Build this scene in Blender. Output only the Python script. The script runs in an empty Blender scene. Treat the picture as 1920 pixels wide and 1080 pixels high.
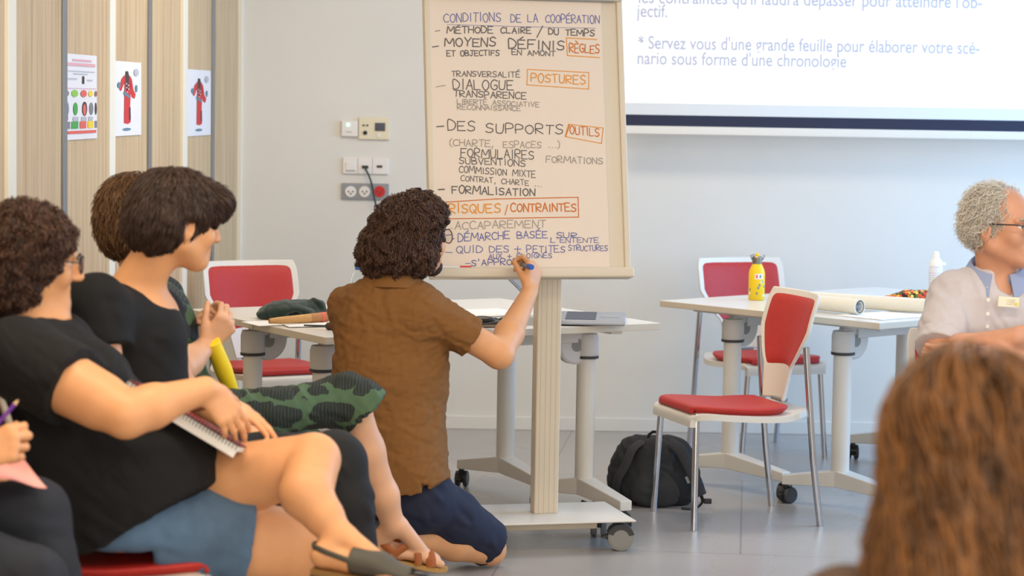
import bpy, math, random
import numpy as np
from mathutils import Vector, Matrix

# ------------------------------------------------------------------ camera, world, lights, exposure
SC = bpy.context.scene
COL = SC.collection
FPX = 4400.0
CAM_H = 1.55
PITCH = math.atan(350 / FPX)
ROLL = 0.016
_F = Vector((0, math.cos(PITCH), -math.sin(PITCH)))
_U0 = Vector((0, math.sin(PITCH), math.cos(PITCH)))
_X0 = Vector((1, 0, 0))
_R = _X0 * math.cos(ROLL) + _U0 * math.sin(ROLL)
_U = -_X0 * math.sin(ROLL) + _U0 * math.cos(ROLL)
CAM = Vector((0, 0, CAM_H))
cd = bpy.data.cameras.new('camera')
cam = bpy.data.objects.new('camera', cd)
COL.objects.link(cam)
cam.matrix_world = Matrix(((_R.x, _U.x, -_F.x, 0), (_R.y, _U.y, -_F.y, 0), (_R.z, _U.z, -_F.z, CAM_H), (0, 0, 0, 1)))
cd.sensor_width = 36.0
cd.lens = FPX / 1920 * 36.0
cd.clip_start = 0.05
cd.clip_end = 100
cd.dof.use_dof = True
cd.dof.focus_distance = 8.1
cd.dof.aperture_fstop = 3.5
SC.camera = cam

SC.view_settings.view_transform = 'Standard'
SC.view_settings.look = 'None'
SC.view_settings.gamma = 1.0
SC.view_settings.exposure = -0.13
SC.view_settings.use_curve_mapping = False

world = bpy.data.worlds.new('room_ambient')
SC.world = world
world.use_nodes = True
_bg = world.node_tree.nodes['Background']
_bg.inputs[0].default_value = (1.0, 0.90, 0.77, 1)
_bg.inputs[1].default_value = 0.85

def area(name, loc, rot, sx, sy, power, color):
    l = bpy.data.lights.new(name, 'AREA')
    l.shape = 'RECTANGLE'; l.size = sx; l.size_y = sy
    l.energy = power; l.color = color
    o = bpy.data.objects.new(name, l); COL.objects.link(o)
    o.location = loc; o.rotation_euler = rot
    return o
WARM = (1.0, 0.86, 0.67)
for _n, (_x, _y, _p) in enumerate([(-0.9, 2.4, 30), (1.4, 2.4, 26), (-0.9, 5.1, 36), (1.4, 5.1, 30), (-0.2, 8.9, 32), (1.2, 8.8, 10)]):
    area('ceiling_lamp', (_x, _y, 2.86), (0, 0, 0), 1.2, 0.6, _p, WARM)
# daylight from the windows on the right-hand side of the room
area('window_and_fill_light', (3.75, 9.3, 1.7), (0, math.radians(90), 0), 1.8, 2.6, 125, (0.22, 0.54, 1.0))
area('window_and_fill_light', (3.75, 4.6, 1.7), (0, math.radians(90), 0), 1.8, 2.6, 50, (0.75, 0.88, 1.0))

area('window_and_fill_light', (0.8, -2.2, 1.6), (math.radians(90), 0, 0), 5.0, 2.0, 170, (1.0, 0.93, 0.82))  # added fill from behind the camera, brightens the lower back wall; no known window

# ------------------------------------------------------------------ image point -> world point helpers
def ray(u, v):
    return _F * FPX + _R * (u - 960) - _U * (v - 540)
def P(u, v, D):
    d = ray(u, v)
    return CAM + d * (D / d.y)
def Pz(u, v, z):
    d = ray(u, v)
    return CAM + d * ((z - CAM_H) / d.z)
def Pplane(u, v, o, n):
    d = ray(u, v)
    return CAM + d * ((o - CAM).dot(n) / d.dot(n))
def V(*a): return Vector(a)

# ------------------------------------------------------------------ materials
def lin(c):
    return tuple(((x / 255) / 12.92 if x / 255 <= 0.04045 else ((x / 255 + 0.055) / 1.055) ** 2.4) for x in c)
def mat(name, rgb, rough=0.5, metal=0.0, var=0.0, scale=20.0, bump=0.0, bscale=200.0, sss=0.0, spec=0.5,
        trans=0.0, ior=1.45, coat=0.0, emit=None, estr=0.0, stretch=(1, 1, 1), sheen=0.0, attr=None):
    m = bpy.data.materials.new(name); m.use_nodes = True
    nt = m.node_tree; b = nt.nodes['Principled BSDF']
    c = lin(rgb) + (1,)
    b.inputs['Base Color'].default_value = c
    b.inputs['Roughness'].default_value = rough
    b.inputs['Metallic'].default_value = metal
    b.inputs['Specular IOR Level'].default_value = spec
    b.inputs['IOR'].default_value = ior
    if sss: 
        b.inputs['Subsurface Weight'].default_value = sss
        b.inputs['Subsurface Radius'].default_value = (1.0, 0.35, 0.2)
        b.inputs['Subsurface Scale'].default_value = 0.008
    if trans: b.inputs['Transmission Weight'].default_value = trans
    if coat: b.inputs['Coat Weight'].default_value = coat
    if sheen: b.inputs['Sheen Weight'].default_value = sheen
    if emit is not None:
        b.inputs['Emission Color'].default_value = lin(emit) + (1,)
        b.inputs['Emission Strength'].default_value = estr
    tc = None
    if var or bump:
        tc = nt.nodes.new('ShaderNodeTexCoord'); mp = nt.nodes.new('ShaderNodeMapping')
        mp.inputs['Scale'].default_value = stretch
        nt.links.new(tc.outputs['Object'], mp.inputs['Vector'])
    last = None
    if var:
        n = nt.nodes.new('ShaderNodeTexNoise'); n.inputs['Scale'].default_value = scale
        n.inputs['Detail'].default_value = 4
        nt.links.new(mp.outputs[0], n.inputs['Vector'])
        r = nt.nodes.new('ShaderNodeValToRGB')
        r.color_ramp.elements[0].position = 0.3; r.color_ramp.elements[1].position = 0.7
        r.color_ramp.elements[0].color = tuple(max(0, x * (1 - var)) for x in c[:3]) + (1,)
        r.color_ramp.elements[1].color = tuple(min(1, x * (1 + var)) for x in c[:3]) + (1,)
        nt.links.new(n.outputs['Fac'], r.inputs[0]); last = r.outputs[0]
    if attr:
        a = nt.nodes.new('ShaderNodeAttribute'); a.attribute_name = attr
        mx = nt.nodes.new('ShaderNodeMixRGB'); mx.blend_type = 'MULTIPLY'; mx.inputs[0].default_value = 1
        mx.inputs[1].default_value = c
        if last is not None: nt.links.new(last, mx.inputs[1])
        nt.links.new(a.outputs['Color'], mx.inputs[2]); last = mx.outputs[0]
    if last is not None: nt.links.new(last, b.inputs['Base Color'])
    if bump:
        n2 = nt.nodes.new('ShaderNodeTexNoise'); n2.inputs['Scale'].default_value = bscale; n2.inputs['Detail'].default_value = 3
        nt.links.new(mp.outputs[0], n2.inputs['Vector'])
        bp = nt.nodes.new('ShaderNodeBump'); bp.inputs['Strength'].default_value = bump; bp.inputs['Distance'].default_value = 0.004
        nt.links.new(n2.outputs['Fac'], bp.inputs['Height']); nt.links.new(bp.outputs[0], b.inputs['Normal'])
    return m

# ------------------------------------------------------------------ objects
ORG = Vector((0, 0, 0))        # base of the thing under construction; meshes are stored relative to it
def set_org(p):
    global ORG
    ORG = Vector(p)
def tag(o, label=None, cat=None, group=None, kind=None):
    if label: o['label'] = label
    if cat: o['category'] = cat
    if group: o['group'] = group
    if kind: o['kind'] = kind
    return o
def thing(name, label, cat, loc=(0, 0, 0), rotz=0.0, group=None):
    o = bpy.data.objects.new(name, None); COL.objects.link(o)
    o.empty_display_size = 0.1
    o.location = loc; o.rotation_euler = (0, 0, rotz)
    return tag(o, label, cat, group)
def dup(root, loc, rotz, label=None, group=None):
    r = root.copy(); COL.objects.link(r); r.location = loc; r.rotation_euler = (0, 0, rotz)
    if label: r['label'] = label
    if group: r['group'] = group
    def rec(a, b):
        for ch in [x for x in bpy.data.objects if x.parent == a]:
            c = ch.copy(); COL.objects.link(c); c.parent = b
            rec(ch, c)
    rec(root, r)
    return r

class MB:
    """collects vertices and faces of one mesh"""
    def __init__(self):
        self.v = []; self.f = []; self.col = None
    def add(self, vs, fs):
        n = len(self.v)
        self.v += [tuple(x) for x in vs]
        self.f += [tuple(i + n for i in f) for f in fs]
        return self
    def box(self, c, s, ax=None):
        c = Vector(c); hx, hy, hz = s[0] / 2, s[1] / 2, s[2] / 2
        X, Y, Z = ax if ax else (V(1, 0, 0), V(0, 1, 0), V(0, 0, 1))
        vs = [c + X * (hx * a) + Y * (hy * b) + Z * (hz * d) for d in (-1, 1) for b in (-1, 1) for a in (-1, 1)]
        return self.add(vs, [(0, 2, 3, 1), (4, 5, 7, 6), (0, 1, 5, 4), (2, 6, 7, 3), (0, 4, 6, 2), (1, 3, 7, 5)])
    def bar(self, p, q, w, h, up=V(0, 0, 1)):
        p = Vector(p); q = Vector(q); X = (q - p).normalized(); Y = up.cross(X).normalized(); Z = X.cross(Y)
        return self.box((p + q) / 2, ((q - p).length, w, h), (X, Y, Z))
    def loft(self, rings, cap=True, closed=True):
        n = len(rings[0]); vs = [p for r in rings for p in r]; fs = []
        for i in range(len(rings) - 1):
            for j in range(n if closed else n - 1):
                k = (j + 1) % n
                fs.append((i * n + j, i * n + k, (i + 1) * n + k, (i + 1) * n + j))
        if cap and closed:
            fs.append(tuple(reversed(range(n)))); m = (len(rings) - 1) * n
            fs.append(tuple(range(m, m + n)))
        return self.add(vs, fs)
    def tube(self, pts, r, n=12, sx=1.0, up=None):
        pts = [Vector(p) for p in pts]
        rs = r if isinstance(r, (list, tuple)) else [r] * len(pts)
        rings = []; prev = None
        for i, p in enumerate(pts):
            t = (pts[min(i + 1, len(pts) - 1)] - pts[max(i - 1, 0)]).normalized()
            if prev is None:
                a = up if up is not None else (V(0, 0, 1) if abs(t.z) < 0.9 else V(1, 0, 0))
                prev = (a - t * a.dot(t)).normalized()
            else:
                prev = prev - t * prev.dot(t)
                prev = prev.normalized() if prev.length > 1e-6 else t.orthogonal().normalized()
            b = t.cross(prev)
            rings.append([p + (prev * math.cos(2 * math.pi * k / n) + b * (sx * math.sin(2 * math.pi * k / n))) * rs[i] for k in range(n)])
        return self.loft(rings)
    def lathe(self, prof, o=(0, 0, 0), n=28, ax=None, cap=True):
        o = Vector(o); X, Y, Z = ax if ax else (V(1, 0, 0), V(0, 1, 0), V(0, 0, 1))
        rings = [[o + X * (r * math.cos(2 * math.pi * k / n)) + Y * (r * math.sin(2 * math.pi * k / n)) + Z * z for k in range(n)] for r, z in prof]
        return self.loft(rings, cap)
    def prism(self, poly, o, X, Y, depth):
        """outline in the X,Y plane through o, given depth along X x Y"""
        o = Vector(o); Z = X.cross(Y).normalized(); n = len(poly)
        a = [o + X * x + Y * y for x, y in poly]; b = [p + Z * depth for p in a]
        return self.loft([a, b])
    def sphere(self, c, r, n=16, m=10, ax=None):
        c = Vector(c); r = (r, r, r) if not isinstance(r, (tuple, list)) else r
        X, Y, Z = ax if ax else (V(1, 0, 0), V(0, 1, 0), V(0, 0, 1))
        rings = []
        for i in range(m + 1):
            th = math.pi * (0.02 + 0.96 * i / m)
            rings.append([c + X * (r[0] * math.sin(th) * math.cos(2 * math.pi * k / n)) + Y * (r[1] * math.sin(th) * math.sin(2 * math.pi * k / n)) - Z * (r[2] * math.cos(th)) for k in range(n)])
        return self.loft(rings)
    def ribbon(self, pts, w, nrm, t=0.0006):
        """flat stroke lying in a plane with normal nrm"""
        for i in range(len(pts) - 1):
            p, q = Vector(pts[i]), Vector(pts[i + 1])
            d = q - p
            if d.length < 1e-6: continue
            d.normalize(); s = nrm.cross(d) * (w / 2); e = d * (w * 0.4)
            self.add([p - e + s, p - e - s, q + e - s, q + e + s], [(0, 1, 2, 3)])
        return self
    def build(self, name, m, parent=None, smooth=False, bevel=0.0, seg=2, subsurf=0, angle=40, world=True):
        me = bpy.data.meshes.new(name)
        o = ORG if world else Vector((0, 0, 0))
        me.from_pydata([(x - o.x, y - o.y, z - o.z) for x, y, z in self.v], [], self.f)
        me.validate(); me.update()
        ob = bpy.data.objects.new(name, me); COL.objects.link(ob)
        for mm in (m if isinstance(m, (list, tuple)) else [m]): me.materials.append(mm)
        if self.col:
            ca = me.color_attributes.new('tint', 'FLOAT_COLOR', 'POINT')
            ca.data.foreach_set('color', np.array(self.col, dtype=np.float32).ravel())
        if parent is not None: ob.parent = parent
        elif world: ob.location = o
        if smooth or bevel:
            me.shade_smooth()
            if not subsurf:
                try: me.set_sharp_from_angle(angle=math.radians(angle))
                except Exception: pass
        if bevel:
            bm_ = ob.modifiers.new('bevel', 'BEVEL'); bm_.width = bevel; bm_.segments = seg; bm_.limit_method = 'ANGLE'; bm_.angle_limit = math.radians(35)
            ob.modifiers.new('wn', 'WEIGHTED_NORMAL')
        if subsurf:
            s_ = ob.modifiers.new('sub', 'SUBSURF'); s_.levels = subsurf; s_.render_levels = subsurf
        return ob

# ------------------------------------------------------------------ implicit surfaces (people, cloth, bags)
class SDF:
    def __init__(self, lo, hi, h=0.005):
        self.lo = np.array(lo, dtype=np.float32); self.h = h
        self.n = np.ceil((np.array(hi) - np.array(lo)) / h).astype(int) + 1
        self.d = np.full(self.n, 0.3, dtype=np.float32)
    def _win(self, lo, hi):
        a = np.maximum(np.floor((np.array(lo) - self.lo) / self.h).astype(int), 0)
        b = np.minimum(np.ceil((np.array(hi) - self.lo) / self.h).astype(int) + 1, self.n)
        if np.any(b <= a): return None
        ax = [self.lo[i] + self.h * np.arange(a[i], b[i], dtype=np.float32) for i in range(3)]
        return tuple(slice(a[i], b[i]) for i in range(3)), ax[0][:, None, None], ax[1][None, :, None], ax[2][None, None, :]
    def _mix(self, sl, d, k, op='add'):
        o = self.d[sl]
        if op == 'add':
            if k > 0:
                hh = np.clip(0.5 + 0.5 * (o - d) / k, 0, 1)
                self.d[sl] = o * (1 - hh) + d * hh - k * hh * (1 - hh)
            else: self.d[sl] = np.minimum(o, d)
        elif op == 'sub':
            if k > 0:
                hh = np.clip(0.5 - 0.5 * (o + d) / k, 0, 1)
                self.d[sl] = o * (1 - hh) + (-d) * hh + k * hh * (1 - hh)
            else: self.d[sl] = np.maximum(o, -d)
    def cap(self, p, q, r0, r1, k=0.02, flat=None, w=None, op='add', cut0=False, cut1=False):
        """tapered capsule; w and flat squash it along direction w by the factor flat"""
        p = np.array(p, dtype=np.float32); q = np.array(q, dtype=np.float32); R = max(r0, r1) + k + 3 * self.h + 0.01
        win = self._win(np.minimum(p, q) - R, np.maximum(p, q) + R)
        if win is None: return self
        sl, X, Y, Z = win
        dx, dy, dz = X - p[0], Y - p[1], Z - p[2]
        e = q - p
        ee = float(e @ e) + 1e-12
        if flat:
            w_ = np.array(w, dtype=np.float32); w_ = w_ / np.linalg.norm(w_)
            al = (dx * w_[0] + dy * w_[1] + dz * w_[2]); g = (1 / flat - 1)
            ew = float(e @ w_)
            t = np.clip((dx * e[0] + dy * e[1] + dz * e[2]) / ee, 0, 1)
            rx, ry, rz = dx - t * e[0], dy - t * e[1], dz - t * e[2]
            a2 = (rx * w_[0] + ry * w_[1] + rz * w_[2]) * g
            rx = rx + a2 * w_[0]; ry = ry + a2 * w_[1]; rz = rz + a2 * w_[2]
            d = np.sqrt(rx * rx + ry * ry + rz * rz) - (r0 + (r1 - r0) * t)
            d = d * min(1.0, (1 + flat) / 2)
        else:
            t = np.clip((dx * e[0] + dy * e[1] + dz * e[2]) / ee, 0, 1)
            d = np.sqrt((dx - t * e[0]) ** 2 + (dy - t * e[1]) ** 2 + (dz - t * e[2]) ** 2) - (r0 + (r1 - r0) * t)
        L = math.sqrt(ee)
        if cut1: d = np.maximum(d, ((X - q[0]) * e[0] + (Y - q[1]) * e[1] + (Z - q[2]) * e[2]) / L)
        if cut0: d = np.maximum(d, -((X - p[0]) * e[0] + (Y - p[1]) * e[1] + (Z - p[2]) * e[2]) / L)
        self._mix(sl, d.astype(np.float32), k, op)
        return self
    def chain(self, pts, rs, k=0.02, flat=None, w=None, cut1=False):
        for i in range(len(pts) - 1):
            self.cap(pts[i], pts[i + 1], rs[i], rs[i + 1], k, flat, w, cut1=(cut1 and i == len(pts) - 2))
        return self
    def ell(self, c, r, ax=None, k=0.02, op='add'):
        c = np.array(c, dtype=np.float32)
        A = np.array([list(a) for a in ax], dtype=np.float32) if ax else np.eye(3, dtype=np.float32)
        R = max(r) + k + 3 * self.h + 0.01
        win = self._win(c - R, c + R)
        if win is None: return self
        sl, X, Y, Z = win
        dx, dy, dz = X - c[0], Y - c[1], Z - c[2]
        a = [(dx * A[i][0] + dy * A[i][1] + dz * A[i][2]) for i in range(3)]
        k0 = np.sqrt(sum((a[i] / r[i]) ** 2 for i in range(3))) + 1e-6
        k1 = np.sqrt(sum((a[i] / (r[i] * r[i])) ** 2 for i in range(3))) + 1e-6
        d = k0 * (k0 - 1) / k1
        self._mix(sl, d.astype(np.float32), k, op)
        return self
    def boxsub(self, lo, hi):
        win = self._win(np.array(lo) - .02, np.array(hi) + .02)
        if win is None: return self
        sl, X, Y, Z = win
        d = np.maximum(np.maximum(np.abs(X - (lo[0] + hi[0]) / 2) - (hi[0] - lo[0]) / 2, np.abs(Y - (lo[1] + hi[1]) / 2) - (hi[1] - lo[1]) / 2), np.abs(Z - (lo[2] + hi[2]) / 2) - (hi[2] - lo[2]) / 2)
        self._mix(sl, d.astype(np.float32), .03, 'sub')
        return self
    def cut(self, o, n, k=0.0):
        """remove everything on the n side of the plane through o"""
        o = np.array(o); n = np.array(n, dtype=np.float32); n = n / np.linalg.norm(n)
        _, X, Y, Z = self._win(self.lo - 1, self.lo + self.n * self.h + 1)
        d = ((X - o[0]) * n[0] + (Y - o[1]) * n[1] + (Z - o[2]) * n[2]).astype(np.float32)
        self.d = np.maximum(self.d, d)
        return self
    def disp(self, fn, band=0.05):
        m = np.abs(self.d) < band
        i = np.nonzero(m)
        x = self.lo[0] + self.h * i[0]; y = self.lo[1] + self.h * i[1]; z = self.lo[2] + self.h * i[2]
        self.d[m] += fn(x, y, z).astype(np.float32)
        return self
    def mesh(self, smooth=1):
        D = self.d
        D[0] = D[-1] = 1; D[:, 0] = D[:, -1] = 1; D[:, :, 0] = D[:, :, -1] = 1
        s = D < 0
        n = self.n
        c = np.zeros(n - 1, dtype=np.uint8)
        for a in (0, 1):
            for b in (0, 1):
                for e in (0, 1):
                    c += s[a:n[0] - 1 + a, b:n[1] - 1 + b, e:n[2] - 1 + e]
        I = np.nonzero((c > 0) & (c < 8))
        cnt = np.zeros(len(I[0]), dtype=np.float32); acc = np.zeros((len(I[0]), 3), dtype=np.float32)
        cor = [(a, b, e) for a in (0, 1) for b in (0, 1) for e in (0, 1)]
        val = {q: D[I[0] + q[0], I[1] + q[1], I[2] + q[2]] for q in cor}
        for q in cor:
            for axn in range(3):
                if q[axn]: continue
                q2 = list(q); q2[axn] = 1; q2 = tuple(q2)
                da, db = val[q], val[q2]
                m = (da < 0) != (db < 0)
                t = np.where(m, da / np.where(m, da - db, 1), 0)
                pos = np.zeros((len(t), 3), dtype=np.float32)
                pos[:] = q; pos[:, axn] += t
                acc += pos * m[:, None]; cnt += m
        vid = np.full(n - 1, -1, dtype=np.int32); vid[I] = np.arange(len(I[0]))
        v = self.lo + self.h * (np.stack(I, 1) + acc / cnt[:, None])
        quads = []
        for axn in range(3):
            b, e = (axn + 1) % 3, (axn + 2) % 3
            sl0 = [slice(None)] * 3; sl1 = [slice(None)] * 3
            sl0[axn] = slice(0, n[axn] - 1); sl1[axn] = slice(1, n[axn])
            for q in (b, e):
                sl0[q] = slice(1, n[q] - 1); sl1[q] = slice(1, n[q] - 1)
            A, B = s[tuple(sl0)], s[tuple(sl1)]
            K = list(np.nonzero(A != B)); ins = A[tuple(K)]
            K[b] = K[b] + 1; K[e] = K[e] + 1
            def cell(ob, oe):
                J = list(K); J[b] = J[b] + ob; J[e] = J[e] + oe
                return vid[tuple(J)]
            Q = np.stack([cell(-1, -1), cell(0, -1), cell(0, 0), cell(-1, 0)], 1)
            Q[~ins] = Q[~ins][:, ::-1]
            quads.append(Q)
        q = np.concatenate(quads)
        q = q[(q >= 0).all(1)]
        for _ in range(smooth):
            sm = np.zeros_like(v); ct = np.zeros(len(v), dtype=np.float32)
            for a, b2 in ((0, 1), (1, 2), (2, 3), (3, 0)):
                for i in range(3):
                    sm[:, i] += np.bincount(q[:, a], v[q[:, b2], i], len(v)) + np.bincount(q[:, b2], v[q[:, a], i], len(v))
                ct += np.bincount(q[:, a], minlength=len(v)) + np.bincount(q[:, b2], minlength=len(v))
            v = v * 0.5 + 0.5 * sm / np.maximum(ct, 1)[:, None]
        return v, q
    def sample(self, p):
        q = (p - self.lo) / self.h
        q = np.clip(q, 0, np.array(self.n) - 1.001); i = q.astype(int); f = q - i
        r = 0
        for a in (0, 1):
            for b in (0, 1):
                for e in (0, 1):
                    w = (f[:, 0] if a else 1 - f[:, 0]) * (f[:, 1] if b else 1 - f[:, 1]) * (f[:, 2] if e else 1 - f[:, 2])
                    r = r + w * self.d[i[:, 0] + a, i[:, 1] + b, i[:, 2] + e]
        return r
    def grad(self, p, e=.008):
        g = np.stack([self.sample(p + np.eye(3)[k] * e) - self.sample(p - np.eye(3)[k] * e) for k in range(3)], 1)
        return g / np.maximum(np.linalg.norm(g, axis=1, keepdims=True), 1e-6)
    def build(self, name, m, parent=None, smooth=1):
        v, q = self.mesh(smooth)
        me = bpy.data.meshes.new(name)
        o = np.array(ORG, dtype=np.float32)
        me.vertices.add(len(v)); me.vertices.foreach_set('co', (v - o).astype(np.float32).ravel())
        me.loops.add(len(q) * 4); me.loops.foreach_set('vertex_index', q.astype(np.int32).ravel())
        me.polygons.add(len(q)); me.polygons.foreach_set('loop_start', np.arange(0, len(q) * 4, 4, dtype=np.int32))
        me.update(calc_edges=True); me.validate()
        me.shade_smooth()
        me.materials.append(m)
        ob = bpy.data.objects.new(name, me); COL.objects.link(ob)
        if parent is not None: ob.parent = parent
        else: ob.location = ORG
        return ob

def wrinkle(amp, freq, dirs, seed=0, warp=0.6):
    """folds: a few warped sine trains"""
    rg = random.Random(seed)
    freq *= 2.2; amp *= .8
    par = [(rg.uniform(0, 6), rg.uniform(0.7, 1.5), rg.uniform(0, 6), rg.uniform(0, 6)) for _ in dirs]
    def fn(x, y, z):
        s = 0
        for (dx, dy, dz), (ph, fm, w1, w2) in zip(dirs, par):
            a = (x * dx + y * dy + z * dz) * freq * fm
            wv = warp * (np.sin(freq * 0.45 * (x * 1.3 + z) + w1) + np.sin(freq * 0.5 * (z * 0.9 - y * 1.1 + 0.5 * x) + w2))
            gate = 0.5 + 0.5 * np.sin(freq * 0.31 * (x - 0.7 * z + 0.6 * y) + w2 * 2)
            s = s + np.sin(a + wv * 2.2 + ph) * gate
        return amp * s / len(dirs)
    return fn
# ------------------------------------------------------------------ setting
M = {}
M['wall'] = mat('wall_paint', (226, 222, 214), 0.6, var=0.015, scale=3, bump=0.03, bscale=120)
M['base'] = mat('baseboard_paint', (228, 224, 216), 0.45)
M['ceil'] = mat('ceiling_paint', (235, 232, 226), 0.8)
M['postw'] = mat('partition_white_post', (236, 230, 214), 0.4)
M['alu'] = mat('partition_grey_profile', (132, 134, 136), 0.35, 0.6)

def wood_mat():
    m = bpy.data.materials.new('pale_oak_veneer'); m.use_nodes = True
    nt = m.node_tree; b = nt.nodes['Principled BSDF']
    tc = nt.nodes.new('ShaderNodeTexCoord'); mp = nt.nodes.new('ShaderNodeMapping'); mp.inputs['Scale'].default_value = (9, 9, 0.35)
    n = nt.nodes.new('ShaderNodeTexNoise'); n.inputs['Scale'].default_value = 4.0; n.inputs['Detail'].default_value = 8; n.inputs['Roughness'].default_value = 0.6
    r = nt.nodes.new('ShaderNodeValToRGB')
    r.color_ramp.elements[0].position = 0.28; r.color_ramp.elements[0].color = lin((176, 144, 106)) + (1,)
    r.color_ramp.elements[1].position = 0.72; r.color_ramp.elements[1].color = lin((214, 188, 150)) + (1,)
    e = r.color_ramp.elements.new(0.5); e.color = lin((200, 171, 132)) + (1,)
    nt.links.new(tc.outputs['Object'], mp.inputs[0]); nt.links.new(mp.outputs[0], n.inputs['Vector'])
    nt.links.new(n.outputs['Fac'], r.inputs[0]); nt.links.new(r.outputs[0], b.inputs['Base Color'])
    b.inputs['Roughness'].default_value = 0.42
    return m
M['oak'] = wood_mat()

def floor_mat():
    m = bpy.data.materials.new('grey_vinyl_floor'); m.use_nodes = True
    nt = m.node_tree; b = nt.nodes['Principled BSDF']
    tc = nt.nodes.new('ShaderNodeTexCoord')
    n = nt.nodes.new('ShaderNodeTexNoise'); n.inputs['Scale'].default_value = 1.6; n.inputs['Detail'].default_value = 3; n.inputs['Roughness'].default_value = 0.65
    r = nt.nodes.new('ShaderNodeValToRGB')
    r.color_ramp.elements[0].position = 0.3; r.color_ramp.elements[0].color = lin((164, 158, 153)) + (1,)
    r.color_ramp.elements[1].position = 0.7; r.color_ramp.elements[1].color = lin((172, 166, 161)) + (1,)
    nt.links.new(tc.outputs['Object'], n.inputs['Vector']); nt.links.new(n.outputs['Fac'], r.inputs[0])
    # thin joint lines between the floor sheets
    br = nt.nodes.new('ShaderNodeTexBrick'); br.inputs['Scale'].default_value = 0.62; br.inputs['Mortar Size'].default_value = 0.0022
    br.inputs['Color1'].default_value = (1, 1, 1, 1); br.inputs['Color2'].default_value = (1, 1, 1, 1); br.inputs['Mortar'].default_value = (0.62, 0.62, 0.62, 1)
    br.inputs['Brick Width'].default_value = 1.0; br.inputs['Row Height'].default_value = 1.0
    mp = nt.nodes.new('ShaderNodeMapping'); mp.inputs['Rotation'].default_value = (0, 0, 0.1)
    nt.links.new(tc.outputs['Object'], mp.inputs[0]); nt.links.new(mp.outputs[0], br.inputs['Vector'])
    mx = nt.nodes.new('ShaderNodeMixRGB'); mx.blend_type = 'MULTIPLY'; mx.inputs[0].default_value = 1
    nt.links.new(r.outputs[0], mx.inputs[1]); nt.links.new(br.outputs['Color'], mx.inputs[2]); nt.links.new(mx.outputs[0], b.inputs['Base Color'])
    n2 = nt.nodes.new('ShaderNodeTexNoise'); n2.inputs['Scale'].default_value = 2
    mr = nt.nodes.new('ShaderNodeMapRange'); mr.inputs[3].default_value = 0.24; mr.inputs[4].default_value = 0.32
    nt.links.new(tc.outputs['Object'], n2.inputs['Vector']); nt.links.new(n2.outputs['Fac'], mr.inputs[0]); nt.links.new(mr.outputs[0], b.inputs['Roughness'])
    return m
M['floor'] = floor_mat()

WY = 11.03
def struct(name, mb, m, **k):
    o = mb.build(name, m, None, **k); o['kind'] = 'structure'; return o
set_org((0, 0, 0))
struct('floor', MB().box((1.0, 4.5, -0.05), (6.4, 14, 0.1)), M['floor'])
struct('ceiling', MB().box((1.0, 4.5, 2.97), (6.4, 14, 0.1)), M['ceil'])
struct('wall_back', MB().box((1.0, WY + 0.06, 1.46), (6.4, 0.12, 2.96)), M['wall'])
struct('baseboard_back', MB().box((1.23, WY - 0.006, 0.0315), (5.1, 0.012, 0.063)), M['base'], bevel=0.003)
# right-hand wall with two window openings, outside the frame
mb = MB()
X = 3.95
mb.box((X, 4.5, 0.4), (0.12, 14, 0.8)); mb.box((X, 4.5, 2.76), (0.12, 14, 0.33))
for a, b_ in ((-2.5, 3.2), (6.0, 7.9), (10.7, 11.2)):
    mb.box((X, (a + b_) / 2, 1.7), (0.12, b_ - a, 1.8))
struct('wall_right', mb, M['wall'])

# folding wooden partition along the left side
def part_pt(t, z=0.0, off=0.0):
    """point on the partition: t counts double panels from the back corner; off is away from its face into the room"""
    p = V(-1.296 - 0.075 * t, WY - 1.32 * t, z)
    return p + PN * off
PD = V(-0.075, -1.32, 0).normalized()
PN = V(PD.y * -1, PD.x, 0).normalized()
if PN.x < 0: PN = -PN
def part_box(mb, t0, t1, z0, z1, o0, o1):
    a = part_pt(t0); b_ = part_pt(t1); L = (b_ - a).length
    c = (a + b_) / 2 + PN * ((o0 + o1) / 2) + V(0, 0, (z0 + z1) / 2)
    return mb.box(c, (L, o1 - o0, z1 - z0), (PD, PN, V(0, 0, 1)))
T = 1.32
struct('wall_left', part_box(MB(), -0.02, 8.0, 0, 2.93, -0.12, -0.06), M['oak'])
panel_edges = [0.0, 0.5, 1.0, 1.5, 2.0, 2.5, 3.0, 3.5, 4.0, 4.5, 5.0, 5.5, 6.0]
k = 0
for i in range(len(panel_edges) - 1):
    a, b_ = panel_edges[i], panel_edges[i + 1]
    mb = part_box(MB(), a + 0.012, b_ - 0.012, 0.01, 2.92, -0.06, 0.0)
    o = mb.build('wall_left_panel', M['oak'], None, bevel=0.002); o['kind'] = 'structure'; o.name = 'wall_left.%03d' % (i + 1)
    k += 1
for i, e in enumerate(panel_edges[1:-1]):
    if abs(e - round(e)) < 0.01:
        mb = part_box(MB(), e - 0.030, e + 0.036, 0, 2.92, -0.06, 0.014)
        o = struct('trim_%d' % (i + 1), mb, M['postw'], bevel=0.003)
        mb = part_box(MB(), e - 0.045, e - 0.032, 0, 2.92, -0.06, 0.006)
        o2 = mb.build('post_shadow_line', M['alu'], o)  # grey strip standing in for the shadow line beside the white post
    else:
        struct('trim_%d' % (i + 1), part_box(MB(), e - 0.02, e + 0.02, 0, 2.92, -0.06, 0.008), M['alu'], bevel=0.002)
# pale end post where the partition meets the back wall
struct('trim_end', part_box(MB(), -0.004, 0.014, 0, 2.92, -0.05, 0.02), M['postw'], bevel=0.003)
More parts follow.
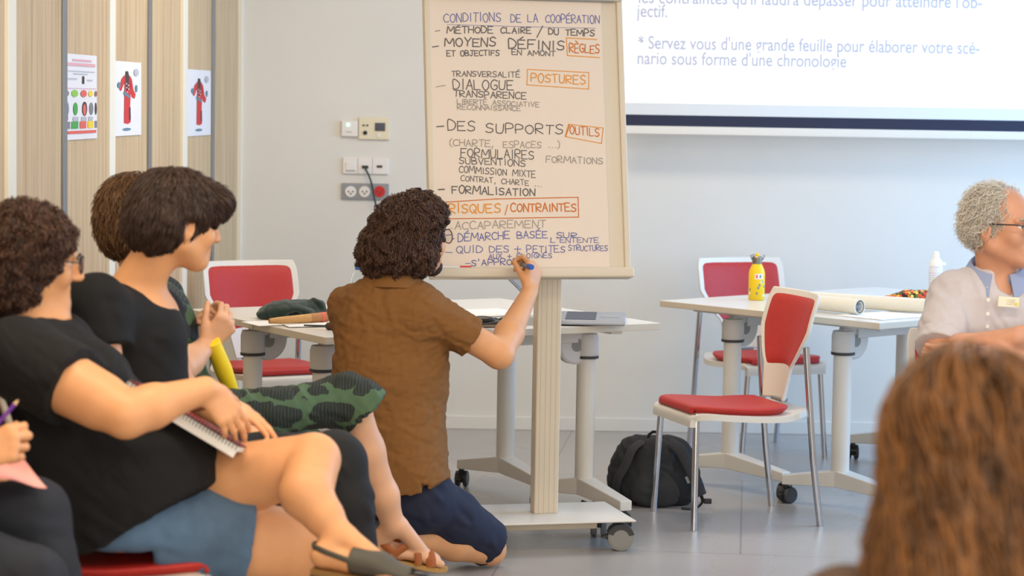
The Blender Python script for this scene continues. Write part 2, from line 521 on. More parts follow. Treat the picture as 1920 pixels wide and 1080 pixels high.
# ------------------------------------------------------------------ furniture materials
M['white'] = mat('white_plastic', (226, 219, 207), 0.38)
M['whitem'] = mat('white_lacquered_steel', (222, 217, 208), 0.32)
M['top'] = mat('white_laminate', (225, 221, 214), 0.25)
M['edge'] = mat('table_edge_band', (205, 194, 176), 0.4)
M['red'] = mat('red_upholstery', (186, 46, 40), 0.5, var=0.05, scale=60, bump=0.15, bscale=600)
M['chrome'] = mat('chrome', (200, 200, 205), 0.14, 1.0)
M['greypl'] = mat('grey_plastic', (140, 140, 138), 0.45)
M['dkgrey'] = mat('dark_grey_plastic', (58, 58, 60), 0.45)
M['black'] = mat('black_plastic', (26, 26, 28), 0.4)
M['cream'] = mat('cream_board_frame', (218, 205, 184), 0.4)
M['paper'] = mat('flipchart_paper', (232, 216, 200), 0.8)
M['whitepaper'] = mat('white_paper', (238, 236, 232), 0.8)
M['gpl'] = mat('light_grey_housing', (210, 207, 202), 0.4)

# ------------------------------------------------------------------ chairs (local: +X is where the sitter faces)
def arc_curve(pts, n=6):
    """Catmull-Rom through 2D points"""
    out = []
    p = [pts[0]] + list(pts) + [pts[-1]]
    for i in range(1, len(p) - 2):
        for j in range(n):
            t = j / n
            out.append(tuple(0.5 * (2 * p[i][k] + (p[i + 1][k] - p[i - 1][k]) * t + (2 * p[i - 1][k] - 5 * p[i][k] + 4 * p[i + 1][k] - p[i + 2][k]) * t * t
                       + (-p[i - 1][k] + 3 * p[i][k] - 3 * p[i + 1][k] + p[i + 2][k]) * t ** 3) for k in range(len(p[0]))))
    out.append(tuple(pts[-1])); return out

def sheet(mb, prof, widths, thick, nx=10, bow=0.0, round_=0.0):
    """padded strip following a profile (x, z) with half-widths; bow curves it across its width"""
    n = len(prof)
    T_ = []
    for i in range(n):
        a = prof[max(i - 1, 0)]; b = prof[min(i + 1, n - 1)]
        d = math.hypot(b[0] - a[0], b[1] - a[1]); T_.append((-(b[1] - a[1]) / d, (b[0] - a[0]) / d))
    top = []; bot = []
    for i in range(n):
        rt = []; rb = []
        for j in range(nx + 1):
            s = -1 + 2 * j / nx
            e = (1 - abs(s) ** 4) ** 0.5 if round_ else 1
            ee = min(1, min(i, n - 1 - i) / (n * 0.12) + 0.25) if round_ else 1
            x = prof[i][0] + bow * s * s; z = prof[i][1]
            hw = widths[i] * s
            th = thick * (0.25 + 0.75 * e * min(1, ee)) if round_ else thick
            rt.append((x + T_[i][0] * th, hw, z + T_[i][1] * th)); rb.append((x, hw, z))
        top.append(rt); bot.append(rb)
    vs = [p for r in top for p in r] + [p for r in bot for p in r]; fs = []
    m = nx + 1; N = n * m
    for i in range(n - 1):
        for j in range(nx):
            a = i * m + j
            fs.append((a, a + m, a + m + 1, a + 1)); fs.append((N + a, N + a + 1, N + a + m + 1, N + a + m))
    for i in range(n - 1):
        a = i * m; fs.append((a, N + a, N + a + m, a + m)); a = i * m + nx; fs.append((a, a + m, N + a + m, N + a))
    for j in range(nx):
        fs.append((j, j + 1, N + j + 1, N + j)); a = (n - 1) * m + j; fs.append((a, N + a, N + a + 1, a + 1))
    mb.add(vs, fs); return mb

def make_chair(label, loc, ang, group='red and white chairs'):
    t = thing('stacking_chair', label, 'chair', loc, ang, group)
    def b(mb, name, m, **k): return mb.build(name, m, t, world=False, **k)
    # seat shell: rounded square tray with a waterfall front
    prof = arc_curve([(0.245, 0.395), (0.238, 0.432), (0.19, 0.445), (0.08, 0.437), (-0.05, 0.43), (-0.15, 0.432), (-0.235, 0.45)])
    w = []
    for x, z in prof:
        f = 1.0
        if x > 0.15: f = 1 - ((x - 0.15) / 0.1) ** 2 * 0.16
        if x < -0.08: f = 1 - ((-0.08 - x) / 0.16) ** 2 * 0.28
        w.append(0.222 * f)
    mb = sheet(MB(), [(x, z - 0.018) for x, z in prof], w, 0.022, 8)
    b(mb, 'seat_shell', M['white'], bevel=0.010, seg=4)
    prof = arc_curve([(0.236, 0.425), (0.22, 0.452), (0.13, 0.450), (0.0, 0.441), (-0.09, 0.443), (-0.155, 0.447)])
    w = [0.205 * (1 - max(0, (x - 0.12) / 0.12) ** 2 * 0.2 - max(0, (-0.05 - x) / 0.11) ** 2 * 0.22) for x, z in prof]
    b(sheet(MB(), prof, w, 0.046, 12, round_=1), 'seat_pad', M['red'], smooth=True, angle=80, subsurf=1)
    # back: waisted white shell, hinged at the seat, widening upwards
    prof = arc_curve([(-0.205, 0.448), (-0.215, 0.52), (-0.225, 0.60), (-0.245, 0.70), (-0.268, 0.79), (-0.292, 0.855)])
    w = []
    for x, z in prof:
        s = (z - 0.448) / 0.407
        w.append(0.088 + 0.10 * s if s < 0.33 else 0.121 + 0.094 * min(1, (s - 0.33) / 0.32) ** 0.8)
    for i in range(len(w)):
        w[i] = w[i] * (1 - 0.06 * max(0, (prof[i][1] - 0.80) / 0.055) ** 2)
    b(sheet(MB(), prof, w, -0.014, 10, bow=0.035), 'back_shell', M['white'], bevel=0.005, seg=2)
    prof2 = [(x + 0.004, z) for x, z in prof if 0.565 < z < 0.842]
    w2 = []
    for x, z in prof2:
        s = (z - 0.448) / 0.407
        ww = 0.121 + 0.094 * min(1, max(0, (s - 0.33)) / 0.32) ** 0.8 - 0.014
        w2.append(ww)
    b(sheet(MB(), prof2[::-1], w2[::-1], 0.016, 12, bow=0.035, round_=1), 'back_pad', M['red'], smooth=True, angle=80, subsurf=1)
    b(MB().box((-0.190, 0, 0.450), (0.03, 0.10, 0.014)), 'hinge', M['greypl'], bevel=0.004)
    for s in (1, -1):
        b(MB().tube([(0.215, 0.175 * s, 0.425), (0.228, 0.205 * s, 0.0)], 0.0125, 14), 'leg', M['chrome'], smooth=True)
    for s in (1, -1):
        b(MB().tube([(-0.198, 0.212 * s, 0.665), (-0.206, 0.215 * s, 0.56), (-0.216, 0.217 * s, 0.45), (-0.234, 0.219 * s, 0.25), (-0.268, 0.222 * s, 0.0)], 0.0125, 14), 'leg', M['chrome'], smooth=True)
    return t
def ang(dx, dy): return math.atan2(dy, dx)
chair0 = make_chair('red and white chair standing alone beside the backpack, turned to the left', (0.832, 8.725, 0), ang(-0.95, -0.30))
dup(chair0, (1.12, 10.42, 0), ang(0.36, -0.93), 'red and white chair pushed behind the table with the yellow bottle')
dup(chair0, (-1.0, 9.72, 0), ang(0.48, -0.88), 'red and white chair behind the table with the dark green cloth')

# ------------------------------------------------------------------ flip-top tables (local: long axis X, columns near the ends)
def caster(parent, x, y, z_top, r, yaw, m_wheel, hood=True):
    mb = MB(); c, s = math.cos(yaw), math.sin(yaw)
    ax_ = V(-s, c, 0); f = V(c, s, 0)
    o = V(x, y, 0) + f * 0.012
    hub = MB()
    for sgn in (1, -1):
        prof = [(0.002, -0.009), (r * 0.86, -0.009), (r * 0.97, -0.006), (r, 0), (r * 0.97, 0.006), (r * 0.86, 0.009), (0.002, 0.009)]
        hub.lathe(prof, o + ax_ * (0.016 * sgn) + V(0, 0, r), 24, (f, V(0, 0, 1), ax_))
    cs = hub.build('caster', m_wheel, parent, world=False, smooth=True, angle=35)
    hd = MB()
    # hood between and above the wheels, brake lever, stem
    pts = []
    for i in range(9):
        a = math.radians(20 + i * 22.5)
        pts.append((math.cos(a) * r * 1.04, math.sin(a) * r * 1.04))
    hd.prism([(p[0], p[1]) for p in pts] + [(p[0] * 0.5, p[1] * 0.5) for p in reversed(pts)], o + ax_ * 0.009 + V(0, 0, r), f, V(0, 0, 1), 0.018)
    hd.prism([(-r * 1.45, r * 0.62), (-r * 0.9, r * 0.85), (-r * 0.9, r * 0.35), (-r * 1.4, r * 0.45)], o + ax_ * 0.012 + V(0, 0, r * 0.4), f, V(0, 0, 1), 0.024)
    hd.tube([(x, y, r * 1.6), (x, y, z_top)], 0.011, 10)
    hd.build('caster_hood', M['black'], cs, world=False)

def make_table(label, loc, rot, group='white folding tables on casters'):
    t = thing('folding_table', label, 'table', loc, rot, group)
    L, W_ = 1.37, 0.567
    def b(mb, name, m, **k): return mb.build(name, m, t, world=False, **k)
    tb = MB().box((0, 0, 0.7375), (L, W_, 0.025)).build('tabletop', [M['top'], M['edge']], t, world=False, bevel=0.002)
    for p in tb.data.polygons:
        if abs(p.normal.z) < 0.5: p.material_index = 1
    for sx in (-1, 1):
        x = sx * (L / 2 - 0.135)
        # column, round with flattened sides
        b(MB().tube([(x, 0, 0.10), (x, 0, 0.62)], 0.036, 22), 'leg', M['whitem'], smooth=True)
        # pivot housing at its head with a dark slit, and the round hinge beside it
        h = MB().lathe([(0.002, 0.605), (0.040, 0.605), (0.045, 0.612), (0.045, 0.672), (0.040, 0.690), (0.002, 0.692)], (x, 0, 0), 26)
        hb = b(h, 'pivot_housing', M['gpl'], smooth=True)
        MB().lathe([(0.0455, 0.598), (0.0465, 0.600), (0.0465, 0.606), (0.0455, 0.608)], (x, 0, 0), 26).build('seam', M['dkgrey'], hb, world=False)
        d = MB().lathe([(0.002, -0.02), (0.070, -0.02), (0.078, -0.014), (0.078, 0.014), (0.070, 0.02), (0.002, 0.02)], (x - sx * 0.055, 0, 0.655), 30, (V(1, 0, 0), V(0, 0, 1), V(0, 1, 0)))
        dd = b(d, 'hinge_disc', M['gpl'], smooth=True, angle=30)
        MB().lathe([(0.002, -0.022), (0.024, -0.022), (0.024, 0.022), (0.002, 0.022)], (x - sx * 0.055, 0, 0.65), 20, (V(1, 0, 0), V(0, 0, 1), V(0, 1, 0))).build('hinge_cap', M['greypl'], dd, world=False)
        MB().box((x, 0, 0.715), (0.05, 0.40, 0.018)).build('bracket', M['whitem'], hb, world=False, bevel=0.003)
        # boomerang foot with a caster at each end
        vx = x; f = MB()
        for sy in (-1, 1):
            e = V(vx - (0.08 if sy > 0 else 0.035), 0.215 if sy > 0 else -0.335, 0.09)
            p0 = V(vx, 0, 0.115); d_ = (e - p0); n_ = V(0, 0, 1).cross(d_).normalized()
            f.loft([[p0 + n_ * 0.036 + V(0, 0, 0.035), p0 - n_ * 0.036 + V(0, 0, 0.035), p0 - n_ * 0.036 - V(0, 0, 0.03), p0 + n_ * 0.036 - V(0, 0, 0.03)],
                    [e + n_ * 0.024 + V(0, 0, 0.022), e - n_ * 0.024 + V(0, 0, 0.022), e - n_ * 0.024 - V(0, 0, 0.015), e + n_ * 0.024 - V(0, 0, 0.015)]])
        fo = b(f, 'foot', M['whitem'], bevel=0.004)
        for i, sy in enumerate((-1, 1)):
            caster(t, vx - (0.08 if sy > 0 else 0.035), 0.205 if sy > 0 else -0.322, 0.085, 0.033, (0.35 if i else 0.9) + 0.5 * sx, M['dkgrey'])
    b(MB().box((0, 0, 0.680), (L - 0.38, 0.06, 0.04)), 'beam', M['gpl'], bevel=0.004)
    return t
def table_at(corner, l, w, row):
    """centre of a table whose near-left corner is `corner`, long axis l, width axis w pointing to the near side"""
    c = Vector(corner) + Vector(l) * 0.685 - Vector(w) * (0.567 / 2 + 0.575 * row)
    return (c.x, c.y, 0)
lL = V(0.854, 0.52, 0); wL = V(0.52, -0.854, 0)
lR = V(0.743, 0.67, 0); wR = V(0.67, -0.743, 0)
CL = V(-0.625, 7.84, 0); CR = V(1.368, 8.69, 0)
rl, rr = math.atan2(lL.y, lL.x), math.atan2(lR.y, lR.x)
tab0 = make_table('white folding table carrying the open laptop', table_at(CL, lL, wL, 0), rl)
dup(tab0, table_at(CL, lL, wL, 1), rl, 'white folding table in the left pair, standing nearer the red chair and wooden partition')
dup(tab0, table_at(CR, lR, wR, 0), rr, 'white folding table carrying the rolls of paper')
dup(tab0, table_at(CR, lR, wR, 1), rr, 'white folding table carrying the yellow bottle')
TZ = 0.751

# ------------------------------------------------------------------ flipchart easel
set_org((0.13, 8.2, 0))
fl = thing('flipchart_easel', 'cream mobile flipchart easel with square column and base plate, man writing on it', 'flipchart', ORG)
n0 = V(math.sin(0.245), -math.cos(0.245), 0); fa = V(math.cos(0.245), math.sin(0.245), 0)
tl = math.radians(10.5)
fb = V(0, 0, math.cos(tl)) - n0 * math.sin(tl); fn = n0 * math.cos(tl) + V(0, 0, math.sin(tl))
FO = P(997, 523, 8.02)
def fp(a, b_, c=0.0): return FO + fa * a + fb * b_ + fn * c
def fpx(u, v, c=0.0):
    p = Pplane(u, v, FO + fn * c, fn) - FO
    return p.dot(fa), p.dot(fb)
AX = (fa, fb, fn)
bw = 0.70
MB().box(fp(0, 0.52, -0.012), (bw, 1.04, 0.022), AX).build('board', M['cream'], fl, bevel=0.003)
for sx in (-1, 1): MB().box(fp(sx * (bw / 2 - 0.006), 0.52, -0.009), (0.022, 1.04, 0.034), AX).build('frame_stile', M['cream'], fl, bevel=0.004)
MB().box(fp(0, 0.018, 0.016), (bw + 0.012, 0.036, 0.06), AX).build('pen_tray', M['cream'], fl, bevel=0.008)
MB().box(fp(0, 1.008, 0.012), (bw + 0.004, 0.07, 0.03), AX).build('clamp_bar', M['cream'], fl, bevel=0.006)
MB().box(fp(0, 0.972, 0.016), (bw * 0.92, 0.006, 0.012), AX).build('clamp_lip', M['greypl'], fl)
# column and base follow the same heading as the board
cp = V(0.125, 8.165, 0)
cax = (fa, -n0, V(0, 0, 1))
MB().box(cp + V(0, 0, 0.62), (0.088, 0.062, 1.02), cax).build('column', M['cream'], fl, bevel=0.006)
gr_ = MB()
for s_ in (-1, -0.33, 0.33, 1): gr_.box(cp + V(0, 0, 0.62) + fa * (0.028 * s_) + n0 * 0.0312, (0.002, 0.0012, 1.02), cax)
gr_.build('column_groove', M['edge'], fl)
MB().box(cp + V(0, 0, 1.14) + n0 * 0.02, (0.2, 0.05, 0.14), cax).build('tilt_bracket', M['greypl'], fl, bevel=0.004)
MB().box(cp + V(0, 0, 0.109) + fa * -0.015 + n0 * 0.015, (0.58, 0.39, 0.006), cax).build('base_plate', M['whitem'], fl, bevel=0.002)
MB().box(cp + V(0, 0, 0.089) + fa * -0.05 + n0 * 0.10, (0.42, 0.05, 0.036), cax).build('base_rail', M['cream'], fl, bevel=0.003)
def big_caster(p, yaw):
    c, s = math.cos(yaw), math.sin(yaw); f = V(c, s, 0); a = V(-s, c, 0); r = 0.046
    hub = MB()
    for sgn in (1, -1):
        hub.lathe([(0.002, -0.011), (r * 0.84, -0.011), (r * 0.85, -0.009), (r * 0.97, -0.009), (r, 0), (r * 0.97, 0.009), (r * 0.85, 0.009), (r * 0.84, 0.011), (0.002, 0.011)], p + a * (0.018 * sgn) + V(0, 0, r), 32, (f, V(0, 0, 1), a))
    o = hub.build('caster', M['greypl'], fl, smooth=True, angle=35)
    h = MB().tube([p + V(0, 0, r), p + V(0, 0, 0.106)], 0.013, 12)
    pts = [(math.cos(math.radians(15 + i * 21)) * r * 1.05, math.sin(math.radians(15 + i * 21)) * r * 1.05) for i in range(8)]
    h.prism(pts + [(q[0] * .6, q[1] * .6) for q in reversed(pts)], p + a * 0.03 + V(0, 0, r), f, V(0, 0, 1), 0.06)
    h.prism([(-r * 1.5, 0.0), (-r * 0.9, 0.012), (-r * 0.9, -0.01)], p + a * 0.012 + V(0, 0, r), f, V(0, 0, 1), 0.024)
    h.build('caster_hood', M['dkgrey'], o)
for sx in (-1, 1):
    for sy in (-1, 1):
        big_caster(cp + fa * (-0.015 + sx * 0.25) + n0 * (0.02 + sy * 0.135), 0.05 if sx > 0 and sy > 0 else 0.9 + sx + sy * 0.4)

# paper pad with the handwriting
set_org(fp(-0.02, 0.5, 0))
pad = thing('flipchart_pad', 'large paper pad clamped on the flipchart, covered with handwritten French notes', 'paper pad', ORG)
# corners read on the board, slightly irregular sheet
pc = [fpx(806, 507), fpx(1143, 505), fpx(1126, 8), fpx(797, 0)]
pc[2] = (pc[2][0], 0.975); pc[3] = (pc[3][0], 0.975)
rings = []
for (dz, sh) in ((0.001, 0.0), (0.006, 0.0)):
    ring = []
    for i in range(4):
        a0, a1 = pc[i], pc[(i + 1) % 4]
        for j in range(10):
            t_ = j / 10
            ring.append(fp(a0[0] * (1 - t_) + a1[0] * t_, a0[1] * (1 - t_) + a1[1] * t_, dz))
    rings.append(ring)
MB().loft(rings).build('sheets', M['paper'], pad)

GL = {  # single-stroke capitals on a unit box
 'A': [[(0, 0), (.5, 1), (1, 0)], [(.2, .38), (.85, .38)]], 'B': [[(0, 0), (0, 1), (.7, .95), (.75, .62), (0, .52), (.85, .42), (.85, .08), (0, 0)]],
 'C': [[(1, .85), (.6, 1), (.15, .8), (0, .45), (.2, .08), (.6, 0), (1, .12)]], 'D': [[(0, 0), (0, 1), (.6, .92), (1, .55), (.7, .1), (0, 0)]],
 'E': [[(.95, 1), (0, 1), (0, 0), (1, 0)], [(0, .5), (.75, .52)]], 'F': [[(1, 1), (0, 1), (0, 0)], [(0, .5), (.75, .52)]],
 'G': [[(1, .88), (.5, 1), (.05, .7), (.1, .2), (.6, 0), (.95, .15), (.95, .45), (.55, .45)]], 'H': [[(0, 0), (0, 1)], [(1, 0), (1, 1)], [(0, .5), (1, .5)]],
 'I': [[(.5, 0), (.5, 1)]], 'J': [[(.1, 1), (1, 1)], [(.6, 1), (.6, .15), (.3, 0), (0, .15)]], 'L': [[(0, 1), (0, 0), (.9, 0)]],
 'M': [[(0, 0), (.1, 1), (.5, .35), (.9, 1), (1, 0)]], 'N': [[(0, 0), (0, 1), (.95, 0), (1, 1)]],
 'O': [[(.5, 1), (.1, .8), (0, .4), (.3, .02), (.7, .02), (1, .45), (.85, .85), (.5, 1)]], 'P': [[(0, 0), (0, 1), (.8, .92), (.85, .55), (0, .42)]],
 'Q': [[(.5, 1), (.1, .8), (0, .4), (.3, .02), (.7, .02), (1, .45), (.85, .85), (.5, 1)], [(.6, .3), (1.05, -.12)]], 'R': [[(0, 0), (0, 1), (.8, .95), (.8, .58), (0, .48), (.95, 0)]],
 'S': [[(.95, .88), (.5, 1), (.1, .8), (.3, .55), (.85, .4), (.85, .12), (.4, 0), (0, .12)]], 'T': [[(0, 1), (1, 1)], [(.5, 1), (.5, 0)]],
 'U': [[(0, 1), (.05, .2), (.4, 0), (.85, .15), (.95, 1)]], 'V': [[(0, 1), (.5, 0), (1, 1)]], 'X': [[(0, 1), (1, 0)], [(0, 0), (1, 1)]],
 'Y': [[(0, 1), (.5, .5), (1, 1)], [(.5, .5), (.45, 0)]], '+': [[(0, .5), (1, .5)], [(.5, .95), (.5, .05)]], '/': [[(0, -.15), (1, 1.2)]],
 '(': [[(1, 1.15), (.3, .8), (.3, .2), (1, -.15)]], ')': [[(0, 1.15), (.7, .8), (.7, .2), (0, -.15)]], ',': [[(.5, .12), (.3, -.2)]],
 '.': [[(.4, .02), (.6, .06)]], "'": [[(.5, 1.1), (.35, .75)]], '-': [[(0, .45), (1, .5)]], ' ': []}
ACC = {'É': ('E', [[(.3, 1.12), (.75, 1.38)]]), 'È': ('E', [[(.25, 1.36), (.7, 1.12)]])}
NARROW = {'I': .35, "'": .4, ',': .4, '.': .4, '(': .45, ')': .45, 'M': 1.15, ' ': .75, '/': .8}
INK = {'k': mat('black_marker_ink', (104, 99, 99), 0.7), 'g': mat('grey_marker_ink', (160, 150, 142), 0.7),
       'b': mat('blue_marker_ink', (100, 106, 166), 0.7), 'o': mat('orange_marker_ink', (228, 150, 52), 0.7), 'r': mat('red_orange_marker_ink', (206, 114, 42), 0.7)}
ink_mb = {c: MB() for c in INK}
rgw = random.Random(4)
def write(txt, u0, v0, u1, v1, hpx, c, w=2.6):
    """handwriting from (u0, v0) to (u1, v1) along its baseline, letters hpx high"""
    a0 = fpx(u0, v0, .007); a1 = fpx(u1, v1, .007); h = hpx / 545.0
    seq = [(ACC[ch][0], ACC[ch][1]) if ch in ACC else (ch, []) for ch in txt]
    adv = [NARROW.get(ch, .8) for ch, _ in seq]
    tot = sum(adv) + .22 * len(adv); L = a1[0] - a0[0]; un = L / tot
    x = 0
    for (ch, ex), ad in zip(seq, adv):
        dy = rgw.uniform(-.05, .05) * h; hs = h * rgw.uniform(.9, 1.08); sl = rgw.uniform(-.04, .10)
        for st in GL[ch] + ex:
            pts = []
            st2 = st if len(st) < 5 else arc_curve(st, 5)
            for px_, py_ in st2:
                xx = a0[0] + (x + px_ * ad + sl * py_ * ad) * un + rgw.uniform(-.0003, .0003)
                yy = a0[1] + (a1[1] - a0[1]) * (x / tot) + py_ * hs + dy + rgw.uniform(-.0003, .0003)
                pts.append(fp(xx, yy, .0068 + rgw.uniform(0, .0004)))
            ink_mb[c].ribbon(pts, w * 0.74 / 545.0, fn)
        x += ad + .22
def stroke(pts, c, w=2.6):
    q = [fpx(u, v, .007) for u, v in pts]
    ink_mb[c].ribbon([fp(a, b_, .0068) for a, b_ in q], w * 0.66 / 545.0, fn)
def box_(pts, c, w=2.4): stroke(pts + [pts[0]], c, w)
write('CONDITIONS', 832, 41, 942, 40, 17, 'b', 2.0); write('DE LA', 958, 41, 1011, 41, 15, 'b', 2.0); write('COOPÉRATION', 1023, 42, 1126, 44, 15, 'b', 2.0)
stroke([(838, 46), (950, 49), (1060, 52), (1117, 53)], 'b', 1.2)
stroke([(816, 58.5), (825, 57)], 'k', 2); write('MÉTHODE', 838, 62, 927, 62, 12, 'k'); write('CLAIRE', 939, 62, 998, 63, 11, 'k'); write('/', 1007, 68, 1020, 68, 17, 'k'); write('DU TEMPS', 1029, 65, 1117, 68, 12, 'k')
stroke([(811, 88), (822, 86.5)], 'k', 3); write('MOYENS', 834, 86, 933, 87, 16, 'k', 3); write('DÉFINIS', 954, 90, 1062, 95, 18, 'k', 3)
write('RÈGLES', 1068, 98, 1126, 100, 16, 'r', 2.6); stroke([(1119, 74), (1062, 71), (1064, 104), (1124, 108)], 'o', 2.6)
write('ET OBJECTIFS', 838, 105, 938, 104, 10, 'k', 2.4); write('EN AMONT', 960, 103, 1043, 105, 10, 'k', 2.2)
write('TRANSVERSALITÉ', 847, 143, 977, 145, 10, 'k', 2.0)
stroke([(818, 163), (835, 160)], 'g', 2.4); write('DIALOGUE', 850, 167, 966, 168, 18, 'k', 2.6)
write('POSTURES', 996, 153, 1101, 159, 16, 'o', 2.6); box_([(989, 130), (1104, 136), (1104, 167), (988, 159)], 'o')
write('TRANSPARENCE', 851, 181, 989, 186, 12, 'k', 2.4)
write('LIBERTÉ ASSOCIATIVE', 857, 194, 1013, 201, 9, 'g', 2.0); write('RECONNAISSANCE', 858, 205, 978, 208, 9, 'g', 2.0)
stroke([(819, 237.5), (832, 236.5)], 'k', 3.6); write('DES', 840, 244, 895, 245, 19, 'k', 2.6); write('SUPPORTS', 911, 249, 1060, 252, 17, 'k', 2.6)
write('OUTILS', 1069, 251, 1126, 256, 15, 'r', 2.4); box_([(1066, 233), (1131, 240), (1128, 269), (1060, 256)], 'o'); stroke([(1068, 234), (1061, 255)], 'r', 3)
write('(CHARTE,', 842, 273, 929, 276, 13, 'g', 2.2); write('ESPACES ...)', 944, 277, 1053, 277, 12, 'g', 2.0)
write('FORMULAIRES', 864, 294, 1004, 299, 16, 'k', 2.4); write('FORMATIONS', 1024, 304, 1133, 308, 12, 'g', 2.2)
write('SUBVENTIONS', 861, 307, 988, 312, 12, 'k', 2.2); write('COMMISSION MIXTE', 861, 323, 1006, 333, 12, 'k', 2.0)
write('CONTRAT, CHARTE ...', 864, 339, 1018, 350, 10, 'k', 1.8)
stroke([(822, 355.5), (833, 355)], 'k', 3.8); write('FORMALISATION', 848, 362, 1006, 368, 14, 'k', 2.8)
box_([(836, 379), (930, 373), (1084, 370), (1085, 407), (960, 409), (835, 410)], 'r', 2.6)
write('RISQUES', 842, 399, 942, 399, 17, 'o', 3.0); write('/', 947, 400, 953, 400, 15, 'r', 2.2); write('CONTRAINTES', 958, 397, 1083, 396, 15, 'r', 2.8)
stroke([(842, 429), (848, 428)], 'g', 1.6); write('ACCAPAREMENT', 853, 430, 1026, 426, 14, 'g', 2.2)
stroke([(849, 448), (852, 447)], 'b', 2.4); write('DÉMARCHE', 859, 453, 958, 447, 14, 'b', 2.2); write('BASÉE', 970, 447, 1029, 446, 13, 'b', 2.2); write('SUR', 1043, 446, 1085, 446, 10, 'b', 2.0); write("L'ENTENTE", 1033, 455, 1125, 455, 9, 'b', 1.8); stroke([(1034, 447), (1032, 455)], 'b', 1.6)
stroke([(835, 473), (848, 473.5)], 'b', 2.0); write('QUID', 856, 474, 908, 474, 13, 'b', 2.0); write('DES', 918, 473, 957, 473, 12, 'b', 2.0); write('+', 964, 473, 980, 473, 12, 'b', 2.0); write('PETITES', 988, 473, 1062, 473, 12, 'b', 2.0); write('STRUCTURES', 1066, 470, 1141, 470, 10, 'b', 1.8)
write('AUX + ÉLOIGNÉS', 916, 485, 1037, 483, 9, 'b', 1.8)
stroke([(873, 494), (882, 494)], 'b', 2.0); write("S'APPROP", 884, 498, 974, 496, 11, 'b', 2.2)
for c, nm in (('k', 'black_handwriting'), ('g', 'faint_grey_handwriting'), ('b', 'blue_handwriting'), ('o', 'orange_handwriting'), ('r', 'red_handwriting')):
    ink_mb[c].build(nm, INK[c], pad)
# pens lying on the tray
set_org(fp(-0.2, 0.036, 0.03))
mk = thing('whiteboard_marker', 'white marker with red end lying on the flipchart tray left of the hand', 'marker', ORG)
p0 = fp(*fpx(812, 519, .04), .03); p1 = fp(*fpx(884, 519, .04), .03)
e_ = (p1 - p0).normalized(); q0 = fp(fpx(812, 519, .03)[0], .0365, .03); q1 = fp(fpx(884, 519, .03)[0], .0365, .03)
MB().tube([q0, q0.lerp(q1, .70)], 0.0055, 12).build('barrel', M['whitepaper'], mk, smooth=True)
MB().tube([q0.lerp(q1, .70), q1], 0.0058, 12).build('cap', mat('red_marker_cap', (214, 60, 56), .4), mk, smooth=True)

# ------------------------------------------------------------------ projection screen
set_org((1.9, WY - 0.24, 1.4))
scn = thing('projection_screen', 'wall-hung projection screen showing a slide with French text, black lower border', 'projection screen', ORG)
M['scr'] = mat('projected_slide', (250, 251, 252), 0.9, emit=(250, 251, 255), estr=0.45)
M['scrw'] = mat('screen_fabric_border', (224, 224, 222), 0.8)
M['scrb'] = mat('screen_black_border', (44, 46, 66), 0.8)
M['scrtxt'] = mat('projected_grey_text', (150, 152, 166), 0.9, emit=(226, 228, 238), estr=0.36)
sx0, sx1, sy = 0.46, 3.3, WY - 0.24
def zs(z): return CAM_H + (z - CAM_H) * sy / 11.0
scx = (sx0 + sx1) / 2; scl = sx1 - sx0
MB().box((scx, sy, zs(1.5245)), (scl, 0.004, 0.055)).build('lower_margin', M['scrw'], scn)
MB().box((scx, sy, zs(1.551) + .588), (scl, 0.004, 1.176)).build('slide_area', M['scr'], scn)
MB().box((scx, sy, zs(1.4715)), (scl, 0.004, 0.051)).build('black_border', M['scrb'], scn)
MB().box((scx, sy, zs(1.426)), (scl + 0.02, 0.03, 0.040)).build('weight_bar', M['white'], scn, bevel=0.006)
MB().box((scx, sy + 0.09, 2.80), (scl + 0.14, 0.26, 0.24)).build('roller_case', M['white'], scn, bevel=0.01)
def text_mesh(name, s, u, v, hx, m, parent, width=None):
    """printed line with its baseline starting at the given image point of the screen"""
    cu = bpy.data.curves.new(name, 'FONT'); cu.body = s; cu.size = hx
    cu.extrude = 0.0002; cu.offset = 0.0016
    ob = bpy.data.objects.new(name, cu); COL.objects.link(ob)
    bpy.context.view_layer.update()
    dg = bpy.context.evaluated_depsgraph_get()
    me = bpy.data.meshes.new_from_object(ob.evaluated_get(dg))
    bpy.data.objects.remove(ob)
    p = P(u, v, sy - 0.004)
    co = np.zeros(len(me.vertices) * 3, dtype=np.float32); me.vertices.foreach_get('co', co); co = co.reshape(-1, 3)
    k = 1.0
    if width: k = width / (co[:, 0].max() - co[:, 0].min())
    out = np.stack([co[:, 0] * k + p.x - ORG.x, np.full(len(co), p.y - ORG.y) - co[:, 2], co[:, 1] + p.z - ORG.z], 1)
    me.vertices.foreach_set('co', out.astype(np.float32).ravel()); me.update()
    me.materials.clear(); me.materials.append(m)
    o2 = bpy.data.objects.new(name, me); COL.objects.link(o2); o2.parent = parent
    return o2
ppm = FPX / sy
text_mesh('slide_text', "les contraintes qu'il faudra dépasser pour atteindre l'ob-", 1196, 5.5, 0.084, M['scrtxt'], scn, (1836 - 1196) / ppm)
text_mesh('slide_text', "jectif.", 1194, 31.5, 0.084, M['scrtxt'], scn, (1252 - 1194) / ppm)
text_mesh('slide_text', "* Servez vous d'une grande feuille pour élaborer votre scé-", 1196, 91, 0.084, M['scrtxt'], scn, (1834 - 1196) / ppm)
text_mesh('slide_text', "nario sous forme d'une chronologie", 1194, 120, 0.084, M['scrtxt'], scn, (1584 - 1194) / ppm)

